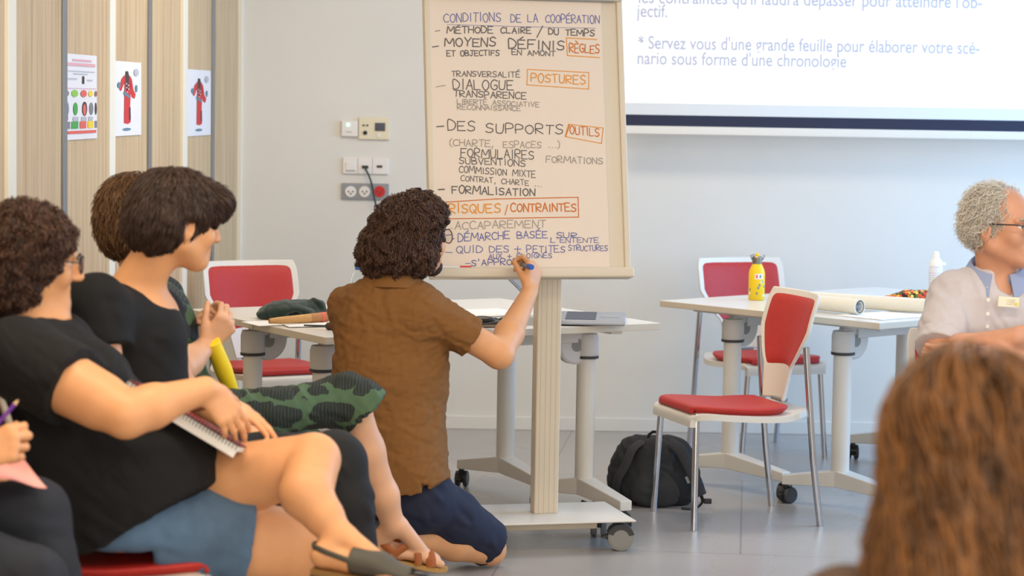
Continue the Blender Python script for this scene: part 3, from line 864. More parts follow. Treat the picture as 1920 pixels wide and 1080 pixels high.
# ------------------------------------------------------------------ wall plates, cable
M['plate'] = mat('white_switch_plate', (236, 230, 224), 0.35)
M['ivory'] = mat('ivory_plate', (232, 220, 190), 0.4)
M['gplate'] = mat('grey_socket_plate', (150, 150, 152), 0.4)
M['redp'] = mat('red_socket', (206, 34, 30), 0.35)
M['led'] = mat('green_indicator', (190, 255, 225), 0.3, emit=(170, 255, 220), estr=2.0)
M['lcd'] = mat('dark_display', (30, 34, 60), 0.15)
def wp(u, v, off=0.0): 
    p = P(u, v, WY); p.y -= off; return p
def wplate(name, label, cat, u0, v0, u1, v1, m, th=0.012):
    a, b_ = wp(u0, v0), wp(u1, v1); c = (a + b_) / 2
    set_org((c.x, WY, c.z))
    t = thing(name, label, cat, ORG)
    MB().box((c.x, WY - th / 2, c.z), (abs(b_.x - a.x), th, abs(a.z - b_.z))).build('plate', m, t, bevel=0.003)
    return t
def disc(mb, u, v, r, off, th=0.004, n=24):
    p = wp(u, v, off); mb.lathe([(0.0005, 0), (r, 0), (r, th), (0.0005, th)], p, n, (V(1, 0, 0), V(0, 0, 1), V(0, -1, 0))); return mb
t = wplate('wall_sensor', 'small white wall control with a glowing green light', 'wall control', 641, 226, 671, 256, M['plate'], .02)
disc(MB(), 653, 234, .007, .021).build('indicator_light', M['led'], t)
MB().box(wp(655, 247, .021), (.03, .003, .004)).build('slot', M['edge'], t)
t = wplate('thermostat_panel', 'ivory wall panel with a small dark blue display', 'wall control', 673, 220, 730, 262, M['ivory'], .014)
MB().box(wp(713, 238, .015), (.048, .004, .038)).build('display', M['lcd'], t)
disc(MB(), 685, 249, .010, .014).build('button', M['black'], t)
disc(MB(), 711, 254, .009, .014).build('round_key', M['plate'], t)
mb = MB(); mb.box(wp(682, 235, .015), (.01, .003, .008)); mb.box(wp(689, 235, .015), (.01, .003, .008)); mb.build('marking', M['dkgrey'], t)
t = wplate('switch_plate', 'white triple wall plate with a cable plugged into its middle', 'wall plate', 643, 295, 728, 327, M['plate'], .012)
MB().box(wp(658, 312, .013), (.044, .006, .044)).build('rocker', M['plate'], t, bevel=.002)
MB().box(wp(658, 319.5, .0165), (.042, .002, .003)).build('rocker_line', M['gplate'], t)
MB().box(wp(712, 312, .013), (.026, .004, .011)).build('port', M['dkgrey'], t)
MB().box(wp(685, 313, .014), (.03, .008, .014)).build('port', M['dkgrey'], t)
for u in (671.5, 699): MB().box(wp(u, 311, .0125), (.0015, .002, .078)).build('divider', M['gplate'], t)
t = wplate('socket_plate', 'grey wall socket plate with two white sockets and one red', 'socket', 641, 343, 729, 375, M['gplate'], .012)
for u, m in ((658, M['plate']), (684, M['plate']), (712, M['redp'])):
    so = disc(MB(), u, 359, .026, .011, .006).build('socket', m, t, smooth=True, angle=30)
    pin = MB()
    for du, dv in ((-4, 0), (4, 0)): disc(pin, u + du, 359 + dv, .004, .0165, .002, 10)
    disc(pin, u, 363, .004, .0165, .002, 10)
    pin.build('pin_hole', M['dkgrey'], so)
set_org(wp(686, 313, .02))
pts = [wp(686, 313, .022), wp(687, 318, .03), wp(692, 328, .032), wp(698, 345, .035), wp(703, 372, .04), wp(712, 403, .06), wp(735, 470, .2), P(752, 530, 10.4), P(765, 556, 9.7)]
pts = [Vector(p) for p in arc_curve([tuple(p) for p in pts], 5)]
c_ = MB().tube(pts, 0.0045, 8).build('wall_cable', mat('dark_green_cable', (40, 62, 58), .5), None, smooth=True)
tag(c_, 'dark cable hanging from the white wall plate down behind the writing man', 'cable')

# ------------------------------------------------------------------ posters on the partition
M['poster'] = mat('poster_paper', (232, 230, 234), 0.55)
PC = {k: mat('poster_print_' + k, c, .6) for k, c in dict(red=(206, 44, 48), dark=(64, 44, 46), teal=(92, 134, 150), pink=(226, 170, 176), grey=(128, 128, 134), lgrey=(186, 186, 194),
      green=(70, 160, 70), lime=(140, 196, 70), salmon=(226, 98, 86), yellow=(240, 208, 50), brown=(150, 100, 90), white=(240, 240, 240)).items()}
def t_of(u, v=200):
    """where along the partition an image column falls"""
    lo, hi = 0.0, 5.0
    for _ in range(50):
        mid = (lo + hi) / 2
        q = part_pt(mid) - CAM; q = (q.dot(_R) / q.dot(_F)) * FPX + 960
        if q > u: lo = mid
        else: hi = mid
    return (lo + hi) / 2
def z_of(u, v):
    t_ = t_of(u); q = part_pt(t_); d = ray(u, v); s_ = q.y / d.y
    return CAM_H + d.z * s_
def poster(label, u0, u1, vt, vb, kind):
    t0, t1 = t_of(u0), t_of(u1)
    z1 = (z_of(u0, vt[0]) + z_of(u1, vt[1])) / 2; z0 = (z_of(u0, vb[0]) + z_of(u1, vb[1])) / 2
    a = part_pt(t0, 0, 0.0); b_ = part_pt(t1, 0, 0.0)
    W_ = (b_ - a).length; H_ = z1 - z0
    set_org(a.lerp(b_, .5) + V(0, 0, z0))
    t = thing('poster', label, 'poster', ORG)
    def pp(x, y, off): return a + (b_ - a) * x + V(0, 0, z0 + H_ * y) + PN * off
    e = (b_ - a).normalized(); up = V(0, 0, 1)
    mb = MB(); rings = []
    for i in range(13):
        x = i / 12
        cur = 0.004 + (0.002 * max(0, x - .8) ** 2 * 12 if kind == 'chart' else 0.0005 * math.sin(x * 3))
        rings.append([pp(x, 0, cur), pp(x, 1, 0.003), pp(x, 1, 0.0022), pp(x, 0, cur - .0008)])
    mb.loft(rings).build('sheet', M['poster'], t)
    def blob(name, m, shapes, off=0.0052):
        q = MB()
        for s_ in shapes:
            if s_[0] == 'r':
                _, x, y, w, h = s_; pts = [(x - w / 2, y - h / 2), (x + w / 2, y - h / 2), (x + w / 2, y + h / 2), (x - w / 2, y + h / 2)]
            elif s_[0] == 'e':
                _, x, y, w, h = s_; pts = [(x + w / 2 * math.cos(k_ * .3491), y + h / 2 * math.sin(k_ * .3491)) for k_ in range(18)]
            else: pts = s_[1]
            q.add([pp(x, y, off) for x, y in pts], [tuple(range(len(pts)))])
        q.build(name, m, t)
    if kind == 'suit':
        blob('red_garment', PC['red'], [('p', [(.36, .80), (.56, .80), (.62, .68), (.58, .42), (.60, .18), (.50, .155), (.36, .17), (.37, .42), (.38, .68)]),
             ('p', [(.38, .82), (.36, .70), (.26, .60), (.20, .62), (.27, .76)]), ('p', [(.56, .82), (.64, .76), (.70, .62), (.78, .56), (.74, .50), (.64, .52), (.58, .68)])])
        blob('dark_strands', PC['dark'], [('p', [(.42, .87), (.50, .87), (.54, .80), (.52, .64), (.47, .56), (.43, .64), (.40, .78)]), ('p', [(.53, .38), (.59, .38), (.60, .22), (.54, .20)])], .0056)
        blob('beads', PC['white'], [('e', .44, .70, .03, .02), ('e', .50, .68, .03, .02), ('e', .45, .65, .03, .02), ('e', .51, .63, .03, .02), ('e', .47, .59, .03, .02)], .0062)
        blob('blue_sash', PC['teal'], [('p', [(.34, .56), (.48, .52), (.56, .50), (.55, .54), (.46, .57), (.35, .60)]), ('e', .18, .68, .10, .08), ('e', .80, .64, .08, .10)], .0060)
        blob('lavender_mark', PC['lgrey'], [('e', .80, .86, .18, .10)], .0056)
        blob('caption', PC['teal'], [('e', .46, .085, .30, .04)], .0056)
    else:
        blob('pink_heading', PC['pink'], [('r', .55, .93, .55, .022), ('r', .52, .88, .84, .035)])
        blob('grey_lines', PC['lgrey'], [('r', .5, .80, .85, .01), ('r', .5, .77, .42, .012), ('r', .22, .71, .34, .016), ('r', .78, .70, .16, .016), ('r', .36, .24, .16, .05), ('r', .60, .24, .16, .05), ('r', .80, .24, .13, .05)])
        blob('red_rule', PC['pink'], [('r', .5, .60, .95, .008)])
        blob('dark_figure', PC['dark'], [('r', .58, .70, .06, .09), ('e', .62, .36, .15, .17), ('e', .96, .36, .06, .15)])
        blob('grey_column', PC['grey'], [('e', .09, .54, .15, .07), ('e', .10, .36, .12, .17), ('e', .82, .36, .12, .15), ('r', .10, .17, .19, .085), ('r', .96, .17, .07, .085), ('e', .09, .26, .10, .1)])
        blob('green_marks', PC['green'], [('r', .33, .17, .20, .085), ('e', .35, .36, .13, .15)], .0054); blob('lime_mark', PC['lime'], [('e', .33, .54, .19, .085)])
        blob('salmon_marks', PC['salmon'], [('r', .57, .17, .19, .085), ('e', .59, .54, .18, .085), ('e', .61, .35, .10, .13), ('r', .55, .085, .84, .035)], .0058)
        blob('yellow_marks', PC['yellow'], [('r', .80, .17, .17, .085), ('e', .80, .54, .13, .075)], .0054); blob('brown_mark', PC['brown'], [('e', .96, .54, .08, .07)])
    return t
poster('information poster with coloured rows of labels, leftmost on the wooden partition', 115, 178, (97, 107), (259, 263), 'chart')
poster('poster of a red garment hung between the information poster and a grey strip', 208.5, 260.5, (113, 118), (254, 254), 'suit')
poster('poster of a red garment hung farthest right, nearest the back wall', 347, 390, (129, 133), (254, 254), 'suit')
# ------------------------------------------------------------------ things on the left tables
def on(u, v, z=TZ): return Pz(u, v, z)
def rbox(name, label, cat, u, v, size, yaw, m, bevel=.002, z=TZ, parent=None):
    p = on(u, v, z); set_org(p)
    c, s = math.cos(yaw), math.sin(yaw)
    o = MB().box(p + V(0, 0, size[2] / 2), size, (V(c, s, 0), V(-s, c, 0), V(0, 0, 1))).build(name, m, parent, bevel=bevel)
    if label: tag(o, label, cat)
    return o
# dark green cloth heap
c = on(548, 597); set_org(c)
g = SDF(*bounds([c], .24) if False else (np.array([c.x - .24, c.y - .2, c.z - .02]), np.array([c.x + .24, c.y + .2, c.z + .14])), .0045)
g.ell(c + V(-.015, 0, .028), (.095, .08, .040), None, .02); g.ell(c + V(.05, .02, .030), (.07, .06, .036), None, .02); g.ell(c + V(-.08, -.01, .016), (.05, .05, .022), None, .02)
g.chain([c + V(-.11, -.04, .012), c + V(-.05, -.06, .014), c + V(.02, -.055, .030), c + V(.06, -.06, .022), c + V(.11, -.03, .012)], [.011, .012, .016, .016, .014], .015)
g.ell(c + V(.015, -.072, .016), (.026, .026, .016), None, .008, 'sub')
g.chain([c + V(.075, .01, .06), c + V(.10, .0, .050), c + V(.118, -.02, .025)], [.016, .018, .014], .015)
g.disp(wrinkle(.006, 60, [(.8, .2, .5), (.3, .6, .8), (1, -.5, 0)], 8, .9), .03)
g.cut(c + V(0, 0, .001), (0, 0, -1))
tag(g.build('folded_cloth', mat('dark_green_knit', (26, 48, 42), .95, bump=.5, bscale=500, sheen=.3)), 'crumpled dark green cloth lying on the left table in front of the red chair', 'cloth')
# papers, tan pencil case, dark brush pen
rbox('paper_sheet', 'white sheet of paper hanging over the table edge below the dark green cloth', 'paper', 520, 606, (.21, .16, .0015), .5, M['whitepaper'], .0)
rbox('paper_sheet', 'white sheet of paper under the dark pen beside the writing man', 'paper', 590, 609, (.22, .13, .0015), .35, M['whitepaper'], .0, TZ + .0018)
p = on(505, 602, TZ + .018); q = on(614, 594, TZ + .021); set_org(p)
pc_ = thing('wooden_case', 'long tan wooden case lying on papers next to the dark green cloth', 'case', p)
e = q - p
MB().tube([p, p + e * .15, p + e * .7, q], [.009, .012, .016, .017], 14, sx=.8).build('case_body', mat('tan_wood', (196, 146, 84), .55, var=.15, scale=40, stretch=(1, 8, 8)), pc_, smooth=True)
MB().tube([p + e * .70, q], [.0168, .0180], 14, sx=.8).build('case_end', mat('tan_wood_dark', (176, 122, 70), .55), pc_, smooth=True)
MB().tube([p + e * .88, p + e * .93], [.0185, .0185], 14, sx=.8).build('red_band', PC['salmon'], pc_, smooth=True)
p = on(570, 610, TZ + .012); q = on(628, 612, TZ + .012); set_org(p)
bp = thing('brush', 'slim dark brush with a brown head at the left shoulder of the writing man', 'brush', p)
MB().tube([p, p.lerp(q, .72)], [.003, .004], 8).build('handle', M['dkgrey'], bp, smooth=True)
MB().tube([p.lerp(q, .70), p.lerp(q, .76), q], [.007, .013, .013], 12).build('head', mat('dark_brown_wood', (70, 44, 36), .5), bp, smooth=True)
# water bottle behind the shoulder
cl = bpy.data.materials.new('clear_plastic'); cl.use_nodes = True
b_ = cl.node_tree.nodes['Principled BSDF']; b_.inputs['Transmission Weight'].default_value = .95; b_.inputs['Roughness'].default_value = .05; b_.inputs['IOR'].default_value = 1.12; b_.inputs['Base Color'].default_value = (.92, .96, .98, 1)
c = P(673, 545, 8.70); c.z = TZ; set_org(c)
wb = thing('water_bottle', 'clear plastic water bottle with blue cap behind the shoulder of the writing man', 'bottle', c)
MB().lathe([(.001, 0), (.030, 0), (.033, .006), (.033, .05), (.031, .058), (.033, .066), (.033, .115), (.028, .140), (.018, .158), (.013, .168), (.013, .18), (.001, .18)], c, 28).build('bottle_body', cl, wb, smooth=True)
MB().lathe([(.001, .166), (.0155, .166), (.0155, .187), (.014, .190), (.001, .190)], c, 24).build('cap', mat('blue_cap', (58, 110, 190), .4), wb, smooth=True, angle=30)
# laptop seen along its hinge
lc = on(1105, 603); set_org(lc)
lt = thing('laptop', 'open silver laptop on the right end of the table behind the flipchart', 'laptop', lc)
sil = mat('silver_laptop', (158, 162, 172), .35, .6); key = mat('dark_keys', (60, 66, 84), .5)
lx = V(.974, -.05, 0).normalized(); ly = V(.05, .974, 0).normalized(); LA = (lx, ly, V(0, 0, 1))
hx = -.135
MB().box(lc + V(0, 0, .012), (.26, .36, .018), LA).build('base', sil, lt, bevel=.004)
MB().box(lc + V(0, 0, .0215) + lx * -.03, (.11, .31, .0012), LA).build('keyboard', key, lt)
MB().box(lc + V(0, 0, .0215) + lx * .075, (.065, .10, .0012), LA).build('touchpad', M['gplate'], lt)
MB().tube([lc + lx * hx + V(0, 0, .018) - ly * .15, lc + lx * hx + V(0, 0, .018) + ly * .15], .008, 10).build('hinge', M['dkgrey'], lt, smooth=True)
sd = (lx * -.72 + V(0, 0, .69)).normalized(); sn = ly.cross(sd).normalized()
sc0 = lc + lx * (hx - .003) + V(0, 0, .020) + sd * .125
lid = MB().box(sc0, (.25, .36, .008), (sd, ly, sn)).build('lid', sil, lt, bevel=.003)
MB().box(sc0 + sn * (.0048 if sn.x > 0 else -.0048), (.225, .335, .0012), (sd, ly, sn)).build('display', M['lcd'], lid)
# small things between the man and the flipchart column
p = on(912, 612); set_org(p)
nbk = thing('notebook_stack', 'two dark notebooks stacked at the right elbow of the writing man', 'notebooks', p)
MB().box(p + V(-.015, .0, .006), (.135, .10, .010), (V(.95, .3, 0).normalized(), V(-.3, .95, 0).normalized(), V(0, 0, 1))).build('lower_notebook', mat('tan_cover', (150, 128, 104), .6), nbk, bevel=.002)
MB().box(p + V(-.015, .0, .0165), (.135, .10, .009), (V(.95, .3, 0).normalized(), V(-.3, .95, 0).normalized(), V(0, 0, 1))).build('upper_notebook', M['dkgrey'], nbk, bevel=.002)
p = on(905, 606, TZ + .022); set_org(p)
q = MB().sphere(p + V(0, 0, .012), (.045, .03, .014), 18, 10).build('glasses_case', M['black'], None, smooth=True)
tag(q, 'small black case on the dark notebooks beside the right elbow', 'case')
p = on(938, 607, TZ + .001); set_org(p)
kl_ = MB(); rg = random.Random(3)
for i in range(7):
    kl_.sphere(p + V(-.03 + .012 * i, rg.uniform(-.008, .008), .010 + rg.uniform(0, .006)), (.010, .009, .009), 10, 6)
tag(kl_.build('bead_string', mat('dark_green_beads', (38, 62, 52), .4), None, smooth=True), 'string of small dark green beads beside the notebooks', 'beads')
p = on(940, 614, TZ + .006); q = on(962, 612, TZ + .006); set_org(p)
tag(MB().tube([p, q], .005, 10).build('marker', mat('red_pen', (206, 52, 66), .4), None, smooth=True), 'thin red pen on the table by the flipchart column', 'pen')
p = on(1004, 606, TZ + .006); q = on(1022, 604, TZ + .006); set_org(p)
tag(MB().tube([p, q], .008, 12).build('bottle_top', mat('bright_green_plastic', (52, 178, 92), .4), None, smooth=True), 'bright green cap lying just left of the laptop hinge', 'cap')
rbox('paper_sheet', 'large white sheet on the back of the left tables, behind the notebooks', 'paper', 880, 588, (.40, .28, .002), .5, M['whitepaper'], 0)

# ------------------------------------------------------------------ things on the right tables
c = on(1418, 562); set_org(c)
yb = thing('drink_bottle', 'yellow insulated drink bottle with steel cap and small printed patches', 'bottle', c)
ym = mat('yellow_bottle', (240, 200, 24), .4)
MB().lathe([(.001, 0), (.031, 0), (.0335, .004), (.0335, .108), (.031, .122), (.025, .136), (.020, .146), (.0185, .150), (.001, .150)], c, 30).build('bottle_body', ym, yb, smooth=True, angle=50)
stc = MB().lathe([(.001, .148), (.0195, .148), (.021, .152), (.021, .176), (.018, .180), (.001, .180)], c, 26).build('steel_cap', mat('brushed_steel', (150, 142, 130), .3, .9), yb, smooth=True, angle=35)
MB().tube([c + V(-.022, 0, .165), c + V(-.027, 0, .182), c + V(-.012, 0, .186)], .0028, 8).build('wire_loop', M['greypl'], stc, smooth=True)
MB().tube([c + V(.022, 0, .165), c + V(.029, 0, .180), c + V(.026, 0, .186)], .0028, 8).build('wire_loop', M['greypl'], stc, smooth=True)
MB().lathe([(.001, .180), (.008, .180), (.009, .186), (.006, .193), (.001, .194)], c, 16).build('knob', ym, yb, smooth=True)
def patch(name, m, a, z, w, h):
    r = .0338; q = MB(); n = 6
    pts = [(a + (i / n - .5) * w / r, s) for i in range(n + 1) for s in (-1, 1)]
    q.add([c + V(r * math.sin(t_), -r * math.cos(t_), z + s * h / 2) for t_, s in pts], [(2 * i, 2 * i + 2, 2 * i + 3, 2 * i + 1) for i in range(n)])
    q.build(name, m, yb)
patch('white_patch', M['whitepaper'], .15, .098, .034, .022); patch('red_patch', PC['salmon'], -.1, .098, .008, .014); patch('blue_patch', PC['teal'], .35, .098, .008, .012)
rg = random.Random(5)
for i in range(9):
    patch('printed_spot', (PC['grey'], PC['teal'], M['whitepaper'])[i % 3], rg.uniform(-1.1, 1.1), rg.uniform(.012, .080), .009, .009)
# paper rolls
rp = mat('roll_paper', (228, 222, 206), .75); rpi = mat('roll_paper_inner', (196, 204, 208), .7)
def roll(label, p, q, r, layers):
    set_org(p); t = thing('paper_roll', label, 'paper roll', p)
    e = (q - p).normalized(); a = V(0, 0, 1); a = (a - e * a.dot(e)).normalized(); b__ = e.cross(a); L = (q - p).length
    MB().lathe([(r - .003, 0), (r, 0), (r * 1.02, L * .3), (r, L * .7), (r * 1.01, L), (r - .003, L)], p, 32, (a, b__, e), False).build('outer_sheet', rp, t, smooth=True, angle=60)
    for i in range(layers):
        rr = r - .008 - i * .007
        MB().lathe([(rr - .0012, .004 + .003 * i), (rr, .0), (rr, L), (rr - .0012, L - .003)], p + e * (.004 if i == 0 else .008), 28, (a, b__, e), False).build('inner_sheet', rpi if i else M['whitepaper'], t, smooth=True, angle=60)
    return t
d_ = V(-.70, .50, 0).normalized()
p = on(1612, 592); p.z = TZ + .034; roll('short cream paper roll with its open end facing the camera', p, p + V(-.262, .31, 0) * .62, .029, 3)
p = on(1745, 590); p.z = TZ + .033; roll('long cream paper roll lying behind the short roll', p, p + V(-.44, .27, 0), .028, 2)
rbox('paper_sheet', 'flat white sheets under the paper rolls on the right table', 'paper', 1665, 592, (.34, .22, .003), .72, M['whitepaper'], 0)
# colourful cloth
wx = bpy.data.materials.new('bright_print_cloth'); wx.use_nodes = True
nt = wx.node_tree; b_ = nt.nodes['Principled BSDF']; b_.inputs['Roughness'].default_value = .8
tc = nt.nodes.new('ShaderNodeTexCoord'); vo = nt.nodes.new('ShaderNodeTexVoronoi'); vo.inputs['Scale'].default_value = 85
r = nt.nodes.new('ShaderNodeValToRGB'); r.color_ramp.interpolation = 'CONSTANT'
cols = [(0, (40, 34, 20)), (.22, (226, 92, 50)), (.42, (240, 180, 40)), (.58, (84, 112, 44)), (.70, (216, 60, 50)), (.84, (240, 214, 90))]
r.color_ramp.elements[0].color = lin(cols[0][1]) + (1,); r.color_ramp.elements[1].position = cols[1][0]; r.color_ramp.elements[1].color = lin(cols[1][1]) + (1,)
for pos, c_ in cols[2:]:
    e = r.color_ramp.elements.new(pos); e.color = lin(c_) + (1,)
sp = nt.nodes.new('ShaderNodeSeparateColor')
nt.links.new(tc.outputs['Object'], vo.inputs['Vector']); nt.links.new(vo.outputs['Color'], sp.inputs[0]); nt.links.new(sp.outputs[0], r.inputs[0]); nt.links.new(r.outputs[0], b_.inputs['Base Color'])
c = P(1700, 566, 9.75); c.z = TZ; set_org(c)
g = SDF(np.array([c.x - .16, c.y - .14, c.z - .02]), np.array([c.x + .2, c.y + .14, c.z + .08]), .0045)
g.cap(c + V(-.09, 0, .006), c + V(.0, 0, .016), .010, .024, .01, 1.9, (0, 1, 0)); g.cap(c + V(.0, 0, .016), c + V(.14, .0, .020), .024, .026, .01, 1.9, (0, 1, 0))
g.disp(wrinkle(.004, 70, [(1, .3, .2), (.4, .8, 0)], 6)); g.cut(c + V(0, 0, .001), (0, 0, -1))
tag(g.build('patterned_cloth', wx), 'folded cloth with bright orange, yellow and green print behind the paper rolls', 'cloth')
# white spray bottle
c = P(1753, 560, 9.55); c.z = TZ; set_org(c)
sb = thing('white_bottle', 'white plastic bottle with conical cap next to the sleeve of the pale shirt', 'bottle', c)
wpl = mat('white_bottle_plastic', (226, 222, 226), .4)
MB().lathe([(.001, 0), (.026, 0), (.0275, .003), (.0275, .150), (.025, .158), (.001, .158)], c, 28).build('bottle_body', wpl, sb, smooth=True, angle=50)
MB().lathe([(.001, .156), (.0285, .156), (.0285, .166), (.022, .182), (.014, .190), (.0125, .208), (.008, .216), (.001, .218)], c, 26).build('cap', M['whitepaper'], sb, smooth=True, angle=50)
MB().box(c + V(.030, -.012, .166), (.016, .012, .014)).build('nozzle', M['whitepaper'], sb, bevel=.003)
lb = MB()
for i in range(6):
    z = .128 - i * .009; lb.lathe([(.0277, z), (.0279, z), (.0279, z + .002), (.0277, z + .002)], c, 28)
lb.build('printed_lines', PC['lgrey'], sb)

# ------------------------------------------------------------------ backpack
c = Pz(1228, 953, 0.0) + V(0, .10, 0); c.z = 0; set_org(c)
bk = thing('backpack', 'black backpack standing on the floor between the flipchart and the red chair', 'backpack', c)
blk = mat('black_nylon', (34, 34, 37), .75, bump=.3, bscale=700); blk2 = mat('dark_mesh_fabric', (52, 52, 55), .8, bump=.4, bscale=900)
g = SDF(c + V(-.24, -.2, -.01), c + V(.24, .2, .34), .005)
g.cap(c + V(-.085, 0, .075), c + V(.085, 0, .075), .085, .085, .03, 1.0, (0, 1, 0)); g.cap(c + V(-.075, .03, .075), c + V(.075, .03, .075), .080, .080, .05)
g.cap(c + V(-.07, .02, .13), c + V(.07, .02, .13), .095, .095, .06); g.cap(c + V(-.065, .03, .192), c + V(.065, .03, .192), .072, .072, .06)
g.cut(c + V(0, 0, .002), (0, 0, -1)); g.disp(wrinkle(.005, 45, [(.9, 0, .5), (.3, 0, 1)], 12), .03)
g.build('main_bag', blk, bk)
g = SDF(c + V(-.2, -.16, 0), c + V(.2, .1, .32), .005)
g.cap(c + V(0, -.062, .085), c + V(0, -.058, .195), .095, .075, .03, .42, (0, 1, 0)); g.cap(c + V(-.04, -.085, .060), c + V(.04, -.085, .060), .052, .052, .03, .5, (0, 1, 0))
g.disp(wrinkle(.003, 60, [(.4, 0, 1)], 3), .03); g.build('back_panel', blk2, bk)
MB().tube([c + V(-.028, -.03, .252), c + V(-.024, -.03, .275), c + V(-.010, -.03, .286), c + V(.010, -.03, .286), c + V(.024, -.03, .275), c + V(.028, -.03, .252)], .006, 8, sx=.6).build('grab_handle', blk, bk, smooth=True)
for sg, pts in ((-1, [(-.05, -.05, .25), (-.09, -.085, .225), (-.115, -.10, .17), (-.145, -.095, .11), (-.15, -.07, .06)]), (1, [(.05, -.05, .25), (.09, -.085, .23), (.12, -.105, .18), (.155, -.115, .11), (.175, -.11, .055)])):
    MB().tube([c + V(*q) for q in arc_curve(pts, 5)], .024, 10, sx=.36, up=V(1, 0, .3)).build('shoulder_strap', blk2, bk, smooth=True)
MB().tube([c + V(*q) for q in arc_curve([(.175, -.11, .055), (.18, -.12, .03), (.15, -.13, .006), (.10, -.12, .006)], 5)], .009, 8, sx=.3).build('webbing', blk, bk, smooth=True)
MB().tube([c + V(*q) for q in arc_curve([(-.14, -.06, .05), (-.18, -.07, .045), (-.205, -.075, .07), (-.225, -.08, .065), (-.21, -.09, .03), (-.25, -.10, .012), (-.285, -.11, .022)], 5)], .010, 8, sx=.35).build('webbing', blk, bk, smooth=True)
MB().box(c + V(.20, -.125, .035), (.03, .012, .02)).build('buckle', M['black'], bk, bevel=.003)
MB().box(c + V(.125, -.112, .115), (.018, .004, .028), (V(.9, 0, .4), V(0, 1, 0), V(-.4, 0, .9))).build('grey_tab', M['gplate'], bk, bevel=.001)
# ------------------------------------------------------------------ people: shared builders
M['skin'] = mat('skin_light', (220, 160, 112), 0.5, var=0.06, scale=14, sss=0.12, bump=0.05, bscale=350)
M['skinr'] = mat('skin_ruddy', (206, 150, 120), 0.48, var=0.08, scale=16, sss=0.12, bump=0.06, bscale=350)
M['skinp'] = mat('skin_pale', (220, 168, 132), 0.5, var=0.06, scale=14, sss=0.12, bump=0.05, bscale=350)
M['eye'] = mat('eye_white', (228, 224, 218), 0.2)
M['iris'] = mat('iris', (66, 50, 40), 0.2)
M['gframe'] = mat('glasses_frame', (52, 36, 34), 0.3)
def glass_mat():
    m = bpy.data.materials.new('lens_glass'); m.use_nodes = True
    b = m.node_tree.nodes['Principled BSDF']; b.inputs['Transmission Weight'].default_value = 1; b.inputs['Roughness'].default_value = 0.02; b.inputs['IOR'].default_value = 1.03
    return m
M['lens'] = glass_mat()

def frame(F, U):
    F = Vector(F).normalized(); R = F.cross(Vector(U)).normalized(); U = R.cross(F).normalized()
    return R, F, U
class Head:
    def __init__(self, C, F, U, sc=1.0):
        self.C = Vector(C); self.R, self.F, self.U = frame(F, U); self.s = sc
    def __call__(self, x, y, z): return self.C + (self.R * x + self.F * y + self.U * z) * self.s
    @property
    def ax(self): return (self.R, self.F, self.U)
    def add(self, S, beard=False):
        s = self.s
        S.ell(self(0, -.012, .028), (.075 * s, .096 * s, .088 * s), self.ax, .02)
        S.ell(self(0, .034, -.03), (.061 * s, .060 * s, .082 * s), self.ax, .02)
        S.cap(self(-.05, .0, -.055), self(0, .066, -.092), .026 * s, .024 * s, .02)
        S.cap(self(.05, .0, -.055), self(0, .066, -.092), .026 * s, .024 * s, .02)
        S.ell(self(0, .076, -.094), (.024 * s, .018 * s, .017 * s), self.ax, .014)
        for sg in (-1, 1):
            S.ell(self(sg * .036, .066, -.028), (.022 * s, .022 * s, .024 * s), self.ax, .018)
            S.cap(self(sg * .014, .089, .022), self(sg * .044, .076, .020), .010 * s, .008 * s, .012)
        S.cap(self(0, .090, .012), self(0, .112, -.030), .008 * s, .0125 * s, .010)
        for sg in (-1, 1):
            S.ell(self(sg * .011, .102, -.034), (.009 * s, .011 * s, .008 * s), self.ax, .006)
            S.ell(self(sg * .031, .098, .004), (.014 * s, .013 * s, .010 * s), self.ax, .008, 'sub')
        S.cap(self(-.018, .086, -.060), self(.018, .086, -.060), .0075 * s, .0075 * s, .006)
        S.cap(self(-.016, .086, -.072), self(.016, .086, -.072), .0085 * s, .0085 * s, .006)
        S.cap(self(-.026, .096, -.066), self(.026, .096, -.066), .0028 * s, .0028 * s, .004, op='sub')
        for sg in (-1, 1):
            a = (self.R, (self.F * .95 - self.R * .3 * sg).normalized(), self.U)
            S.ell(self(sg * .079, -.008, -.014), (.009 * s, .019 * s, .033 * s), a, .008)
            S.ell(self(sg * .087, -.004, -.010), (.006 * s, .010 * s, .018 * s), a, .004, 'sub')
    def eyes(self, parent):
        for sg in (-1, 1):
            e = MB().sphere(self(sg * .030, .0740, .004), .0118 * self.s, 16, 10, self.ax).build('eye', M['eye'], parent, smooth=True)
            MB().sphere(self(sg * .030, .0828, .004), (.0058 * self.s, .0035 * self.s, .0058 * self.s), 14, 8, self.ax).build('iris', M['iris'], e, smooth=True)
    def glasses(self, parent, m=None, r=.021, half=None, rim=.0018):
        m = m or M['gframe']; mb = MB(); g = MB()
        y = .112
        for sg in (-1, 1):
            c = lambda a: self(sg * .033 + r * math.cos(a), y - .004 * abs(math.cos(a)), .002 + r * .92 * math.sin(a))
            pts = [c(2 * math.pi * k / 22) for k in range(23)]
            mb.tube(pts, rim, 6)
            g.loft([[self(sg * .033 + r * .97 * math.cos(a), y - .001, .002 + r * .89 * math.sin(a)) for a in [2 * math.pi * k / 22 for k in range(22)]],
                    [self(sg * .033 + r * .97 * math.cos(a), y + .001, .002 + r * .89 * math.sin(a)) for a in [2 * math.pi * k / 22 for k in range(22)]]])
            mb.tube([self(sg * (.033 + r), y - .003, .008), self(sg * .074, .088, .010), self(sg * .083, .02, .008), self(sg * .083, -.01, .004), self(sg * .082, -.03, -.016)], rim, 6)
        mb.tube([self(-.012, y, .008), self(0, y + .003, .011), self(.012, y, .008)], rim, 6)
        o = mb.build('glasses', m, parent, smooth=True)
        g.build('lens', M['lens'], o)
        return o

